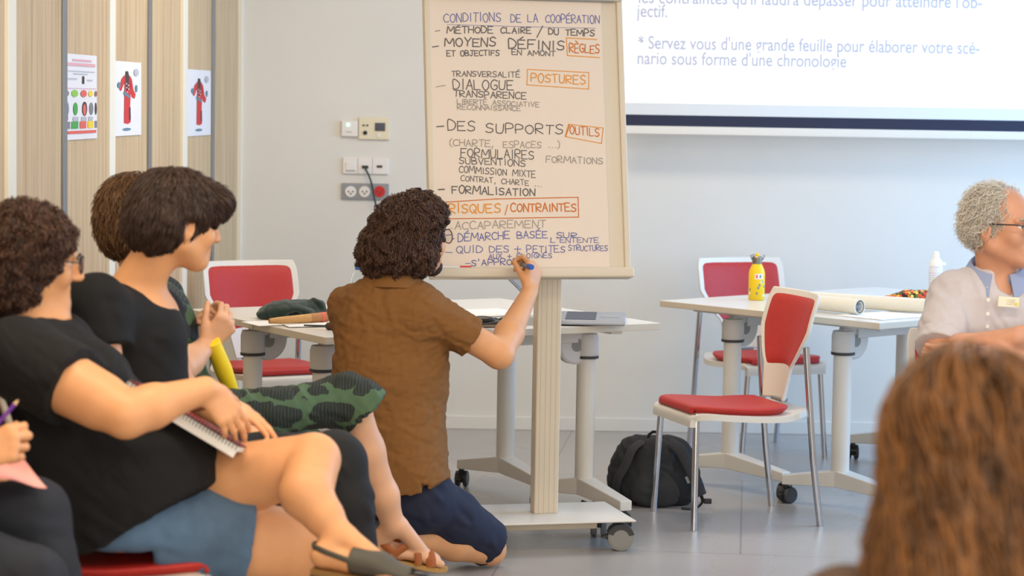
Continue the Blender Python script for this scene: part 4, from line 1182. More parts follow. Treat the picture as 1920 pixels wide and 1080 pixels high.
def rot_to(a, b, ang_):
    """turn unit vector a towards unit vector b (perpendicular) by ang_"""
    return (a * math.cos(ang_) + b * math.sin(ang_)).normalized()
def hand(S, wrist, d, n, ts, curl=(.5, .6, .4), thumb=(.7, .3), sc=1.0, spread=0.05, per=None):
    """palm and five fingers: d points along the fingers, n out of the palm, ts to the thumb side"""
    d = Vector(d).normalized(); n = Vector(n); n = (n - d * n.dot(d)).normalized(); s = d.cross(n)
    if s.dot(Vector(ts)) < 0: s = -s
    W_ = Vector(wrist)
    kn = [(.088, .030), (.092, .010), (.087, -.010), (.078, -.028)]
    segs = [(.043, .026, .021), (.047, .030, .022), (.043, .027, .021), (.034, .021, .018)]
    rad = [.0092, .0095, .009, .008]
    out = []
    for i, ((kd, ks), sg) in enumerate(zip(kn, segs)):
        k = W_ + (d * kd + s * ks) * sc
        S.cap(W_ + s * ks * .45 * sc + d * .006, k, .019 * sc, .0125 * sc, .010, .72, n)
        cu = per[i] if per else curl
        dr = (d + s * (spread * (1.5 - i))).normalized(); p = k; a = 0
        r0 = rad[i] * sc
        for j in range(3):
            a += cu[j]
            q = p + rot_to(dr, n, a) * (sg[j] * sc)
            r1 = r0 * (.93 if j < 2 else .86)
            S.cap(p, q, r0, r1, .004 if j else .007)
            p, r0 = q, r1
        out.append(p)
    b_ = W_ + (d * .022 + s * .024) * sc
    td = (s * math.sin(thumb[0]) + d * math.cos(thumb[0]) + n * thumb[1]).normalized()
    S.cap(W_ + d * .008, b_ + td * .02 * sc, .017 * sc, .0145 * sc, .012)
    p = b_ + td * .040 * sc; S.cap(b_, p, .0145 * sc, .0115 * sc, .010)
    td2 = (td + d * .35 + n * .25).normalized(); q = p + td2 * .030 * sc; S.cap(p, q, .0112 * sc, .0102 * sc, .005)
    td3 = (td2 + d * .2 + n * .2).normalized(); S.cap(q, q + td3 * .024 * sc, .0102 * sc, .0085 * sc, .004)
    out.append(q + td3 * .024 * sc)
    return out
def limb(S, a, b_, c, r, k=.02, bulge=1.0):
    """arm or leg from joint a over b to c with a bulge on the lower segment"""
    S.cap(a, b_, r[0], r[1], k)
    m = Vector(b_).lerp(Vector(c), .32)
    S.cap(b_, m, r[1], r[2], k); S.cap(m, c, r[2], r[3], k)
def bounds(pts, pad):
    a = np.array([list(p) for p in pts]); return a.min(0) - pad, a.max(0) + pad
def foot(S, ankle, heel, toe, up, sc=1.0, r=.03):
    ankle, heel, toe = Vector(ankle), Vector(heel), Vector(toe); f = (toe - heel).normalized(); up = Vector(up); up = (up - f * up.dot(f)).normalized(); s = f.cross(up)
    S.cap(ankle, heel + up * .03, .032 * sc, .028 * sc, .015)
    S.cap(heel + up * .028, heel + f * .07 + up * .022, .027, .026, .012)
    S.cap(ankle + f * .02, heel + f * .15 + up * .026, .030 * sc, .024, .015, .85, up)
    S.cap(heel + f * .08 + up * .022, heel + f * .17 + up * .018, .030, .034, .015, .62, up)
    L = (toe - heel).length
    for i, (o, l, rr) in enumerate([(.026, 1.0, .0125), (.008, .985, .0095), (-.008, .955, .009), (-.022, .92, .0085), (-.034, .88, .008)]):
        S.cap(heel + f * (L * .74) + s * (o * .85) + up * .016, heel + f * (L * l - rr) + s * o + up * .011, rr * 1.15, rr, .005)
def locks(C, ax, rad, n, keep, length, r=.004, curl=0.0, turns=3.0, out=.0, grav=1.0, seed=0, steps=12, jit=.25, flow=None, tint=(.55, 1.5), sides=5):
    """locks of hair growing over an ellipsoid; returns a mesh collector with a tint per lock"""
    rg = random.Random(seed); mb = MB(); mb.col = []
    R, F, U = ax; C = Vector(C); made = 0
    while made < n:
        d = Vector((rg.gauss(0, 1), rg.gauss(0, 1), rg.gauss(0, 1))).normalized()
        if not keep(d): continue
        made += 1
        layer = rg.uniform(.95, 1.06)
        p = Vector((d.x * rad[0], d.y * rad[1], d.z * rad[2])) * layer
        L = length * rg.uniform(.55, 1.15); st = L / steps
        vel = Vector((d.x * out + rg.uniform(-jit, jit), d.y * out + rg.uniform(-jit, jit), d.z * out + rg.uniform(-jit, jit)))
        pts = []; ph = rg.uniform(0, 6.28); tn = turns * rg.uniform(.7, 1.3); cu = curl * rg.uniform(.6, 1.3)
        for i in range(steps + 1):
            g = Vector((0, 0, -1)) * grav
            if flow: g = g + flow(p, d)
            e = Vector((p.x / rad[0], p.y / rad[1], p.z / rad[2])); el = e.length
            nrm = Vector((p.x / rad[0] ** 2, p.y / rad[1] ** 2, p.z / rad[2] ** 2)).normalized()
            t = vel * .5 + g
            if el < layer * 1.02 and t.dot(nrm) < 0: t = t - nrm * t.dot(nrm)
            if t.length < 1e-5: t = Vector((rg.uniform(-1, 1), rg.uniform(-1, 1), 0))
            t.normalize()
            a = ph + tn * 6.28 * i / steps
            q = p + (R.__class__((math.cos(a), math.sin(a), 0)) + nrm * math.sin(a + 1)) * (cu * min(1, i / 3))
            pts.append(C + R * q.x + F * q.y + U * q.z)
            p = p + t * st
            e = Vector((p.x / rad[0], p.y / rad[1], p.z / rad[2]))
            if e.length < layer: p = p * (layer / e.length)
        n0_ = len(mb.v)
        rr = r * rg.uniform(.7, 1.3)
        mb.tube(pts, [rr * (.7 + .6 * math.sin(math.pi * min(1, .15 + i / steps))) * (1 if i < steps - 1 else .35) for i in range(steps + 1)], sides)
        v_ = rg.uniform(*tint)
        mb.col += [(v_, v_ * rg.uniform(.94, 1.03), v_ * rg.uniform(.9, 1.05), 1)] * (len(mb.v) - n0_)
    return mb
def curls(amp, f):
    def fn(x, y, z):
        a = x + .012 * np.sin(f * .6 * z + 1) ; b = y + .012 * np.sin(f * .7 * x + 2); c = z + .012 * np.sin(f * .65 * y)
        return amp * (np.sin(f * a + 2 * np.sin(f * .5 * c)) * np.sin(f * b + 1.3) + .6 * np.sin(f * 1.3 * c + 2 * np.sin(f * .6 * a)))
    return fn

def collar(neck, front, r_top=.064, r_bot=.092, drop=.030, tip=.065, open_=.45, height=.040, tilt=(0, 0), m=None, parent=None, name='collar', lift=0.0):
    """folded shirt collar around the neck, open towards `front`, with two points"""
    f = Vector((front[0], front[1], 0)).normalized(); s = V(-f.y, f.x, 0)
    rings = []
    n = 28
    for i in range(n + 1):
        a = open_ + (2 * math.pi - 2 * open_) * i / n
        w = max(0, math.cos(a)) ** 2.2
        d = f * math.cos(a) + s * math.sin(a)
        h = height - .022 * (0.5 + 0.5 * math.cos(a))
        tl_ = (d.x * tilt[0] + d.y * tilt[1]) * r_top
        rt = r_top; rb = r_bot + .012 * w
        dr = drop + (tip - drop) * w
        p = Vector(neck)
        rings.append([p + d * (rt - .003) + V(0, 0, h - .038 + tl_), p + d * (rt - .002) + V(0, 0, h + tl_), p + d * (rt + .004) + V(0, 0, h + .004 + tl_), p + d * (rt + .010) + V(0, 0, h + tl_),
                      p + d * rb + V(0, 0, h - dr + tl_), p + d * (rb - .004) + V(0, 0, h - dr + tl_), p + d * (rt + .006) + V(0, 0, h - .004 + tl_), p + d * (rt + .002) + V(0, 0, h - .038 + tl_)])
    return MB().loft(rings).build(name, m, parent, smooth=True, angle=60)

def strands(A, hd, name, m, parent, n, length, flow, r=.0014, curl=.0, turns=1.5, lift=(.0, .004), jit=.25, seed=0, steps=11, tint=(.6, 1.5), keep=None):
    """fine locks lying on the hair volume A, combed along flow(local position) and lifting a little at their ends"""
    rg = np.random.RandomState(seed)
    v, _ = A.mesh(0)
    ax = np.array([list(a) for a in hd.ax]); C = np.array(list(hd.C))
    loc = (v - C) @ ax.T
    hi_ = A.lo + A.h * (np.array(A.n) - 1)
    v = v[((v > A.lo + .03) & (v < hi_ - .03)).all(1)]
    p = v[rg.randint(0, len(v), n)] + rg.normal(0, .002, (n, 3))
    L = length * rg.uniform(.5, 1.2, n); st = (L / steps)[:, None]
    jv = rg.normal(0, jit, (n, 3)); ph = rg.uniform(0, 6.28, n); tn = turns * rg.uniform(.7, 1.4, n); cu = curl * rg.uniform(.4, 1.4, n)
    lf = rg.uniform(lift[0], lift[1], n); rr = r * rg.uniform(.6, 1.4, n)
    vs = []
    for i in range(steps + 1):
        nr = A.grad(p); d = A.sample(p)
        s = i / steps
        p = p + nr * np.clip(lf * s * s + .0006 - d, -.02, .02)[:, None]
        t = flow((p - C) @ ax.T) @ ax + jv
        t = t - nr * (t * nr).sum(1, keepdims=True)
        t /= np.maximum(np.linalg.norm(t, axis=1, keepdims=True), 1e-5)
        sd = np.cross(nr, t)
        a = ph + tn * 6.28 * s
        q = p + sd * (cu * np.sin(a))[:, None] + nr * (np.abs(cu) * .6 * (1 + np.cos(a)))[:, None]
        w = (rr * (.5 + .8 * math.sin(math.pi * min(1, .2 + s * .8))) * (1 if i < steps else .25))[:, None]
        vs.append(np.stack([q + sd * w, q + nr * w, q - sd * w], 1))
        p = p + t * st
    vs = np.stack(vs, 1)                       # n, steps+1, 3, 3
    ns = steps + 1
    V_ = vs.reshape(-1, 3)
    base = (np.arange(n) * ns * 3)[:, None, None] + (np.arange(steps) * 3)[None, :, None]
    q = []
    for k in range(3):
        k2 = (k + 1) % 3
        q.append(np.concatenate([base + k, base + k2, base + 3 + k2, base + 3 + k], 2).reshape(-1, 4))
    Q = np.concatenate(q)
    me = bpy.data.meshes.new(name)
    me.vertices.add(len(V_)); me.vertices.foreach_set('co', (V_ - np.array(ORG)).astype(np.float32).ravel())
    me.loops.add(len(Q) * 4); me.loops.foreach_set('vertex_index', Q.astype(np.int32).ravel())
    me.polygons.add(len(Q)); me.polygons.foreach_set('loop_start', np.arange(0, len(Q) * 4, 4, dtype=np.int32))
    me.update(calc_edges=True); me.shade_smooth()
    tv = np.repeat(rg.uniform(tint[0], tint[1], n), ns * 3); col = np.stack([tv, tv * .98, tv * .95, np.ones_like(tv)], 1)
    ca = me.color_attributes.new('tint', 'FLOAT_COLOR', 'POINT'); ca.data.foreach_set('color', col.astype(np.float32).ravel())
    me.materials.append(m)
    ob = bpy.data.objects.new(name, me); COL.objects.link(ob); ob.parent = parent
    return ob
def comb(crown, down=.6, back=.2, spread=1.0, fwd=0.0):
    """hair fans out from the crown, falls and is swept back (or forward in front of the crown)"""
    cr = np.array(crown)
    def fn(q):
        d = q - cr; d = d / np.maximum(np.linalg.norm(d, axis=1, keepdims=True), 1e-4) * spread
        d[:, 2] -= down; d[:, 1] -= back
        if fwd: d[:, 1] += fwd * np.clip(q[:, 1] * 12, 0, 1)
        return d
    return fn
# ================================================================== kneeling man writing on the flipchart
def man_writing():
    H = .0045
    Dt = 7.5
    set_org(Pz(800, 1075, 0.0))
    t = thing('person', 'kneeling person in brown polo shirt and navy shorts writing on the flipchart', 'person', ORG)
    hd = Head(P(777, 448, 7.52), (.75, .66, .04), (-.03, .0, 1), 1.02)
    neck = P(738, 545, 7.49)
    sl, sr = P(655, 570, 7.55), P(800, 585, 7.46)
    el, er = P(690, 735, 7.66), P(936, 664, 7.52)
    wl = P(770, 760, 7.78); wr = P(994, 546, 7.84)
    hipl, hipr = P(735, 925, 7.5), P(782, 926, 7.50)
    kr = P(905, 1012, 7.72); kl = P(806, 856, 7.86)
    ar = P(726, 998, 7.42); al = V(kl.x - .10, kl.y - .10, .09)
    S = SDF(*bounds([hd(0, 0, .2), sl, er, wr, P(1015, 470, 7.9), kr, al, ar - V(.12, .1, .12), kl], .16), H)
    hd.add(S)
    S.cap(hd(0, -.03, -.06), neck, .056, .062, .03)
    S.cap(P(735, 640, 7.5), P(735, 720, 7.5), .11, .11, .05)
    S.cap(P(740, 780, 7.5), P(765, 915, 7.49), .105, .11, .05)
    limb(S, sr, er, wr, (.052, .046, .046, .027))
    limb(S, sl, el, wl, (.052, .044, .042, .027))
    hand(S, wl, (.6, .5, -.5), (0, 0, -1), (0, 1, 0), sc=1.02)
    # writing hand: back of the hand to the viewer, fingers closed round the marker
    hdir = P(1003, 496, 7.88) - wr
    hand(S, wr, hdir, (-.72, .68, .05), (-.7, -.7, 0), per=[(.85, 1.0, .4), (1.05, 1.1, .5), (1.2, 1.25, .6), (1.25, 1.3, .6)], thumb=(.30, .75), sc=1.0, spread=.02)
    S.cap(hipr, kr, .085, .062, .02)
    ks = P(918, 1030, 7.72)
    S.cap(kr, ks, .058, .052, .02)
    S.chain([ks, ks.lerp(ar, .35), ar], [.052, .055, .036], .02)
    S.cap(hipl, kl, .085, .058, .03); limb(S, kl, kl.lerp(al, .1), al, (.056, .055, .054, .036))
    foot(S, ar, ar + V(-.05, -.03, .015), ar + V(.06, .02, -.20), (-.9, -.2, -.2))
    foot(S, al, al + V(-.03, -.02, -.085), al + V(.16, .14, -.085), (0, 0, 1))
    S.build('body', M['skin'], t)
    hd.eyes(t); hd.glasses(t, mat('red_brown_glasses', (110, 44, 36), .3), r=.024)
    # beard
    B = SDF(*bounds([hd(0, .06, -.08)], .12), .004)
    for sg in (-1, 1): B.cap(hd(sg * .05, .0, -.055), hd(0, .066, -.092), .0295, .0275, .02)
    B.ell(hd(0, .076, -.094), (.028, .022, .021), hd.ax, .014); B.ell(hd(0, .094, -.050), (.028, .010, .006), hd.ax, .01)
    B.cut(hd(0, .03, -.058), tuple(hd.U * .9 + hd.F * .35))
    B.disp(curls(.0015, 500))
    B.build('beard', mat('dark_beard', (52, 40, 36), .8, bump=.6, bscale=500), t)
    # polo shirt
    sh = mat('brown_polo_cotton', (128, 86, 42), 0.9, var=.05, scale=50, bump=.25, bscale=900)
    G = SDF(*bounds([sl, er, P(720, 520, 7.5), P(640, 940, 7.5), P(860, 940, 7.5)], .17), .005)
    wv = (1, .25, 0)
    dv = (-.25, 1, 0)
    G.cap(P(688, 590, 7.53), P(775, 600, 7.47), .082, .082, .05)
    G.cap(P(734, 630, 7.5), P(732, 720, 7.5), .182, .176, .06, .66, dv)
    G.cap(P(732, 720, 7.5), P(752, 830, 7.49), .174, .132, .06, .74, dv)
    G.cap(P(752, 830, 7.49), P(762, 930, 7.46), .134, .150, .06, 1.0, dv)
    G.cap(neck + V(.0, .0, -.05), neck + V(.004, .0, .010), .092, .078, .04)
    G.cap(P(700, 575, 7.5), P(770, 580, 7.47), .085, .085, .05)
    sv = (er - sr)
    G.cap(sr - sv * .05, sr + sv * .62, .074, .066, .03, cut1=True)
    sv = (el - sl)
    G.cap(sl - V(.0, 0, .012), sl + sv * .58, .074, .068, .03, cut1=True)
    hem = P(765, 922, 7.40)
    G.cut(hem, (.06, .02, -1)); G.boxsub(hem + V(.050, -.3, -.1), hem + V(.060, .06, .026)); G.cut(hem + V(.09, 0, .02), (.60, -.2, -.75))
    G.disp(wrinkle(.007, 42, [(.25, .1, 1), (-.6, 0, .8), (-.7, 0, .5)], 3, .7), .03)
    G.disp(wrinkle(.0045, 90, [(-.4, 0, 1), (-.6, 0, .8)], 9, .6), .03)
    po = G.build('polo_shirt', sh, t)
    # folded collar
    collar(neck + V(.004, .0, .012), (.75, .65), .072, .098, .034, .05, .35, .044, (.10, 0), sh, po)
    # navy shorts
    N = SDF(*bounds([hipl, hipr, kr, kl], .17), .005)
    N.cap(P(768, 880, 7.5), P(772, 930, 7.49), .118, .128, .04)
    e = kr - hipr
    N.cap(hipr, hipr + e * .5, .098, .094, .04); N.cap(hipr + e * .5, hipr + e * 1.08, .094, .082, .03, cut1=True)
    e = kl - hipl; N.cap(hipl, hipl + e * .8, .105, .082, .04, cut1=True)
    N.disp(wrinkle(.004, 40, [(.8, 0, .5), (0, .6, .8)], 5), .03)
    N.build('shorts', mat('navy_shorts_cotton', (30, 34, 56), .8, bump=.2, bscale=700), t)
    # trainers under him
    T_ = SDF(*bounds([ar, ar + V(.06, .02, -.2)], .14), .005)
    T_.cap(ar + V(-.04, -.02, 0), ar + V(.03, .01, -.07), .042, .042, .02); T_.cap(ar + V(.02, .01, -.05), ar + V(.06, .03, -.08), .04, .035, .02)
    T_.build('shoe', M['dkgrey'], t)
    # hair
    hm = mat('dark_brown_curly_hair', (80, 55, 42), .5, attr='tint')
    hb = mat('dark_brown_hair_base', (52, 37, 30), .7, bump=.8, bscale=300)
    A = SDF(*bounds([hd(0, 0, 0)], .24), .0045)
    A.ell(hd(0, -.022, .045), (.104, .118, .100), hd.ax, .02)
    A.ell(hd(0, .030, .090), (.080, .070, .046), hd.ax, .03)
    A.ell(hd(-.02, -.095, -.035), (.115, .078, .085), hd.ax, .04)
    A.ell(hd(.06, -.03, -.045), (.048, .058, .060), hd.ax, .03); A.ell(hd(-.06, -.04, -.045), (.055, .06, .066), hd.ax, .03)
    A.ell(hd(0, .138, -.035), (.10, .085, .10), hd.ax, .02, 'sub')
    A.disp(curls(.008, 95)); A.disp(curls(.004, 200))
    A.build('hair', hb, t)
    strands(A, hd, 'hair_curls', hm, t, 4200, .055, comb((0, -.02, .12), .5, .25, 1.0), .0013, .0045, 1.4, (.0, .008), .35, 11, 11, (.5, 1.7))
    # marker in the hand
    tip = P(968, 493, 7.965); endp = P(997, 501, 7.80)
    set_org(tip)
    m = thing('marker', 'grey marker with blue end held in the writing hand', 'marker', ORG)
    ax_ = (endp - tip)
    MB().tube([tip + ax_ * .12, tip + ax_ * .80], .0085, 16).build('barrel', M['greypl'], m, smooth=True)
    MB().tube([tip + ax_ * .80, endp], [.0095, .0095], 16).build('end_cap', mat('blue_marker_plastic', (34, 92, 186), .35), m, smooth=True, bevel=.002)
    MB().tube([tip, tip + ax_ * .12], [.003, .006], 10).build('nib', M['black'], m, smooth=True)
man_writing()

# ================================================================== woman with the notebook, crossed legs
def woman_notebook():
    set_org(V(-.9, 5.62, 0))
    t = thing('person', 'seated person with dark curly hair, black t-shirt and denim shorts, notebook on the lap', 'person', ORG)
    hd = Head(P(64, 486, 5.62), (.95, .28, -.12), (.10, 0, 1), 1.0)
    neck = P(52, 612, 5.62)
    sr, sl = P(38, 672, 5.44), P(90, 655, 5.82)
    er, el = P(236, 778, 5.33), P(240, 760, 5.88)
    wr, wl = P(384, 730, 5.44), P(404, 742, 5.70)
    hr, hl = P(235, 985, 5.53), P(250, 955, 5.74)
    kr, kl = P(590, 1030, 5.70), P(588, 862, 5.56)
    ankr = V(kr.x - .02, kr.y, .10)
    kc, ankl = P(574, 925, 5.45), P(636, 1006, 5.40)
    S = SDF(*bounds([hd(0, 0, .18), neck, sr, er, sl, el, P(530, 810, 5.7), kr, kl, ankr - V(0, 0, .1), P(760, 1085, 5.45), P(180, 1000, 5.6) - V(.1, 0, 0)], .12), .005)
    hd.add(S)
    S.cap(hd(0, -.03, -.06), neck, .060, .070, .03)
    S.cap(P(60, 660, 5.63), P(150, 860, 5.63), .12, .14, .05)
    limb(S, sr, er, wr, (.075, .052, .050, .031)); limb(S, sl, el, wl, (.07, .05, .046, .030))
    S.cap(sr.lerp(er, .3), sr.lerp(er, .75), .068, .062, .03)
    hand(S, wr, P(425, 775, 5.46) - wr, (-.2, .75, -.6), (.3, .2, .8), per=[(.25, .35, .2), (.3, .35, .2), (.35, .4, .25), (.4, .5, .3)], thumb=(.5, .3), sc=.98)
    hand(S, wl, P(460, 772, 5.68) - wl, (-.3, .1, -1), (.2, -.9, 0), per=[(.05, .2, .15), (.05, .2, .15), (.1, .2, .15), (.15, .25, .2)], thumb=(.6, .2), sc=.98)
    S.cap(hr, kr, .118, .086, .04); limb(S, kr, kr.lerp(ankr, .1), ankr, (.072, .066, .066, .038))
    S.cap(hl, hl.lerp(kl, .6), .115, .090, .006); S.cap(hl.lerp(kl, .6), kl, .090, .064, .006)
    S.chain([kl, kc, kc.lerp(ankl, .55), ankl], [.064, .063, .047, .034], .008)
    heel, toe = P(604, 1064, 5.38), P(752, 1086, 5.33)
    foot(S, ankl, heel, toe, (.15, -.1, 1), r=.03)
    foot(S, ankr, V(ankr.x - .05, ankr.y, .012), V(ankr.x + .19, ankr.y - .03, .012), (0, 0, 1))
    S.boxsub((-2, 4.9, .0), (-.80, 6.4, .478))
    S.build('body', M['skin'], t)
    hd.eyes(t); hd.glasses(t, M['gframe'], r=.024)
    # t-shirt
    bl = mat('black_jersey', (17, 16, 18), .9, var=.1, scale=30, bump=.2, bscale=900)
    G = SDF(*bounds([neck + V(0, 0, .05), sr, P(240, 760, 5.4), P(430, 860, 5.6), P(60, 1010, 5.6), P(330, 1030, 5.6), sl], .2), .0055)
    dv = (.0, 1, 0)
    G.cap(sr + V(.02, .03, -.02), sl + V(0, -.03, -.02), .085, .085, .05)
    G.cap(P(72, 690, 5.63), P(110, 790, 5.63), .155, .17, .07)
    G.ell(P(165, 715, 5.54), (.095, .10, .10), None, .05); G.ell(P(172, 715, 5.74), (.095, .10, .10), None, .05)
    G.cap(P(160, 820, 5.63), P(205, 900, 5.63), .165, .185, .08)
    G.ell(P(258, 872, 5.63), (.185, .21, .155), None, .08)
    G.cap(P(150, 950, 5.61), P(250, 960, 5.60), .22, .22, .08)
    e = er - sr; G.cap(sr - e * .04, sr + e * .50, .096, .098, .04, cut1=True)
    e = el - sl; G.cap(sl - e * .04, sl + e * .45, .09, .084, .04, cut1=True)
    G.ell(neck + V(.03, 0, .045), (.085, .085, .05), None, .015, 'sub')
    G.cut(P(300, 958, 5.42), (.70, -.25, -1))
    G.boxsub((-2, 4.9, .0), (-.78, 6.4, .478))
    G.disp(wrinkle(.007, 28, [(.9, 0, .5), (.3, 0, 1), (-.2, .2, 1)], 4, .7), .03)
    G.disp(wrinkle(.003, 70, [(.7, 0, .7), (.2, 0, 1)], 14, .8), .03)
    G.build('t_shirt', bl, t)
    # denim shorts
    N = SDF(*bounds([hr, hl, kr, P(180, 1000, 5.6)], .2), .0055)
    N.cap(P(230, 975, 5.58), P(240, 970, 5.70), .12, .12, .06)
    e = kr - hr; N.cap(hr, hr + e * .60, .122, .128, .05, cut1=True)
    e = kl - hl; N.cap(hl, hl + e * .34, .120, .108, .05, cut1=True)
    N.boxsub((-2, 4.9, .0), (-.84, 6.4, .478))
    N.disp(wrinkle(.005, 36, [(.7, 0, -.7), (.2, 0, 1), (1, .4, .2)], 7), .03)
    N.build('denim_shorts', mat('washed_blue_denim', (84, 110, 138), .85, var=.2, scale=12, bump=.4, bscale=900), t)
    # sandal on the crossed foot
    sm = mat('dark_olive_leather', (78, 74, 66), .6, bump=.2, bscale=300); so = mat('sandal_sole', (142, 106, 60), .6); sod = mat('sandal_outsole', (70, 58, 46), .8)
    f = (toe - heel).normalized(); up = V(.15, -.1, 1); up = (up - f * up.dot(f)).normalized(); s_ = f.cross(up)
    prof = [(-.02, .0), (-.018, .030), (.03, .036), (.10, .033), (.17, .042), (.22, .038), (.245, .018), (.25, 0)]
    def outline(z, k=1.0): return [heel + f * x + s_ * (y * k) + up * z for x, y in prof] + [heel + f * x - s_ * (y * k) + up * z for x, y in reversed(prof[1:-1])]
    san = MB().loft([outline(-.026), outline(-.026, 1.04), outline(-.012, 1.05)]).build('sandal_outsole', sod, t)
    MB().loft([outline(-.012, 1.03), outline(.0, 1.03)]).build('insole', so, san)
    U_ = SDF(*bounds([heel, toe], .1), .004)
    U_.cap(heel + f * .075 + up * .03, heel + f * .14 + up * .026, .040, .039, .01, .80, up)
    U_.cap(heel + f * .14 + up * .026, heel + f * .20 + up * .012, .039, .037, .01, .55, up)
    U_.cap(heel + f * .19 + up * .0, heel + f * .26 + up * .0, .03, .04, .0, .8, up, op='sub')
    U_.cut(heel + f * .072, tuple(-f)); U_.cut(heel + up * -.002, tuple(-up))
    U_.build('upper', sm, san)
    MB().tube([heel + f * .08 + s_ * .036 + up * .035, heel + f * .02 + s_ * .036 + up * .048, heel - f * .018 + s_ * .018 + up * .052, heel - f * .026 + up * .052, heel - f * .018 - s_ * .018 + up * .052, heel + f * .02 - s_ * .036 + up * .048, heel + f * .08 - s_ * .036 + up * .035], .007, 8, sx=.5, up=up).build('heel_strap', sm, san, smooth=True)
    # hair
    hb = mat('dark_curly_hair_base', (46, 32, 26), .75, bump=.8, bscale=300); hm = mat('dark_curly_hair', (76, 51, 38), .5, attr='tint')
    A = SDF(*bounds([hd(0, 0, 0)], .25), .005)
    A.ell(hd(0, -.025, .030), (.112, .115, .105), hd.ax, .02)
    A.ell(hd(0, -.075, -.035), (.112, .085, .105), hd.ax, .05)
    A.ell(hd(.07, -.04, -.05), (.045, .05, .07), hd.ax, .03); A.ell(hd(-.07, -.04, -.05), (.045, .05, .07), hd.ax, .03)
    A.ell(hd(0, .135, -.05), (.12, .115, .115), hd.ax, .02, 'sub')
    A.disp(curls(.007, 110)); A.disp(curls(.004, 220)); A.build('hair', hb, t)
    strands(A, hd, 'hair_curls', hm, t, 4600, .045, comb((0, -.01, .12), .5, .2, 1.0), .0013, .0055, 1.8, (.0, .008), .4, 21, 11, (.55, 1.7))
    MB().sphere(hd(.082, .0, -.055), .007, 10, 8).build('earring', M['chrome'], t, smooth=True)
    # spiral notebook: hard red cover, wire along its near edge
    a, b_ = P(242, 712, 5.50), P(450, 836, 5.47)
    set_org(a.lerp(b_, .5))
    nb = thing('spiral_notebook', 'open spiral notebook with dark red cover under the hands on the lap', 'notebook', ORG)
    e = (b_ - a); L = e.length; e.normalize(); vw = (a.lerp(b_, .5) - CAM).normalized(); q = (vw - e * vw.dot(e)).normalized(); w = e.cross(q)
    if w.z < 0: w = -w
    q = (q + w * .05).normalized(); w = e.cross(q)
    if w.z < 0: w = -w
    ax_ = (e, q, w); c = a.lerp(b_, .5)
    MB().box(c + q * .105 - w * .010, (L, .20, .012), ax_).build('pages', M['whitepaper'], nb)
    MB().box(c + q * .102 - w * .001, (L, .205, .003), ax_).build('cover', mat('dark_red_cover', (126, 14, 30), .45), nb, bevel=.001)
    MB().box(c + q * .0 - w * .018, (L, .004, .028), ax_).build('page_edge', M['whitepaper'], nb)
    wb = MB()
    for i in range(34):
        p = c + e * ((i - 16.5) / 34 * L)
        wb.tube([p + w * .002 + q * .008, p + w * .006 - q * .004, p - w * .006 - q * .010, p - w * .014 - q * .004], .0012, 5)
    wb.build('wire_spiral', M['dkgrey'], nb)
woman_notebook()

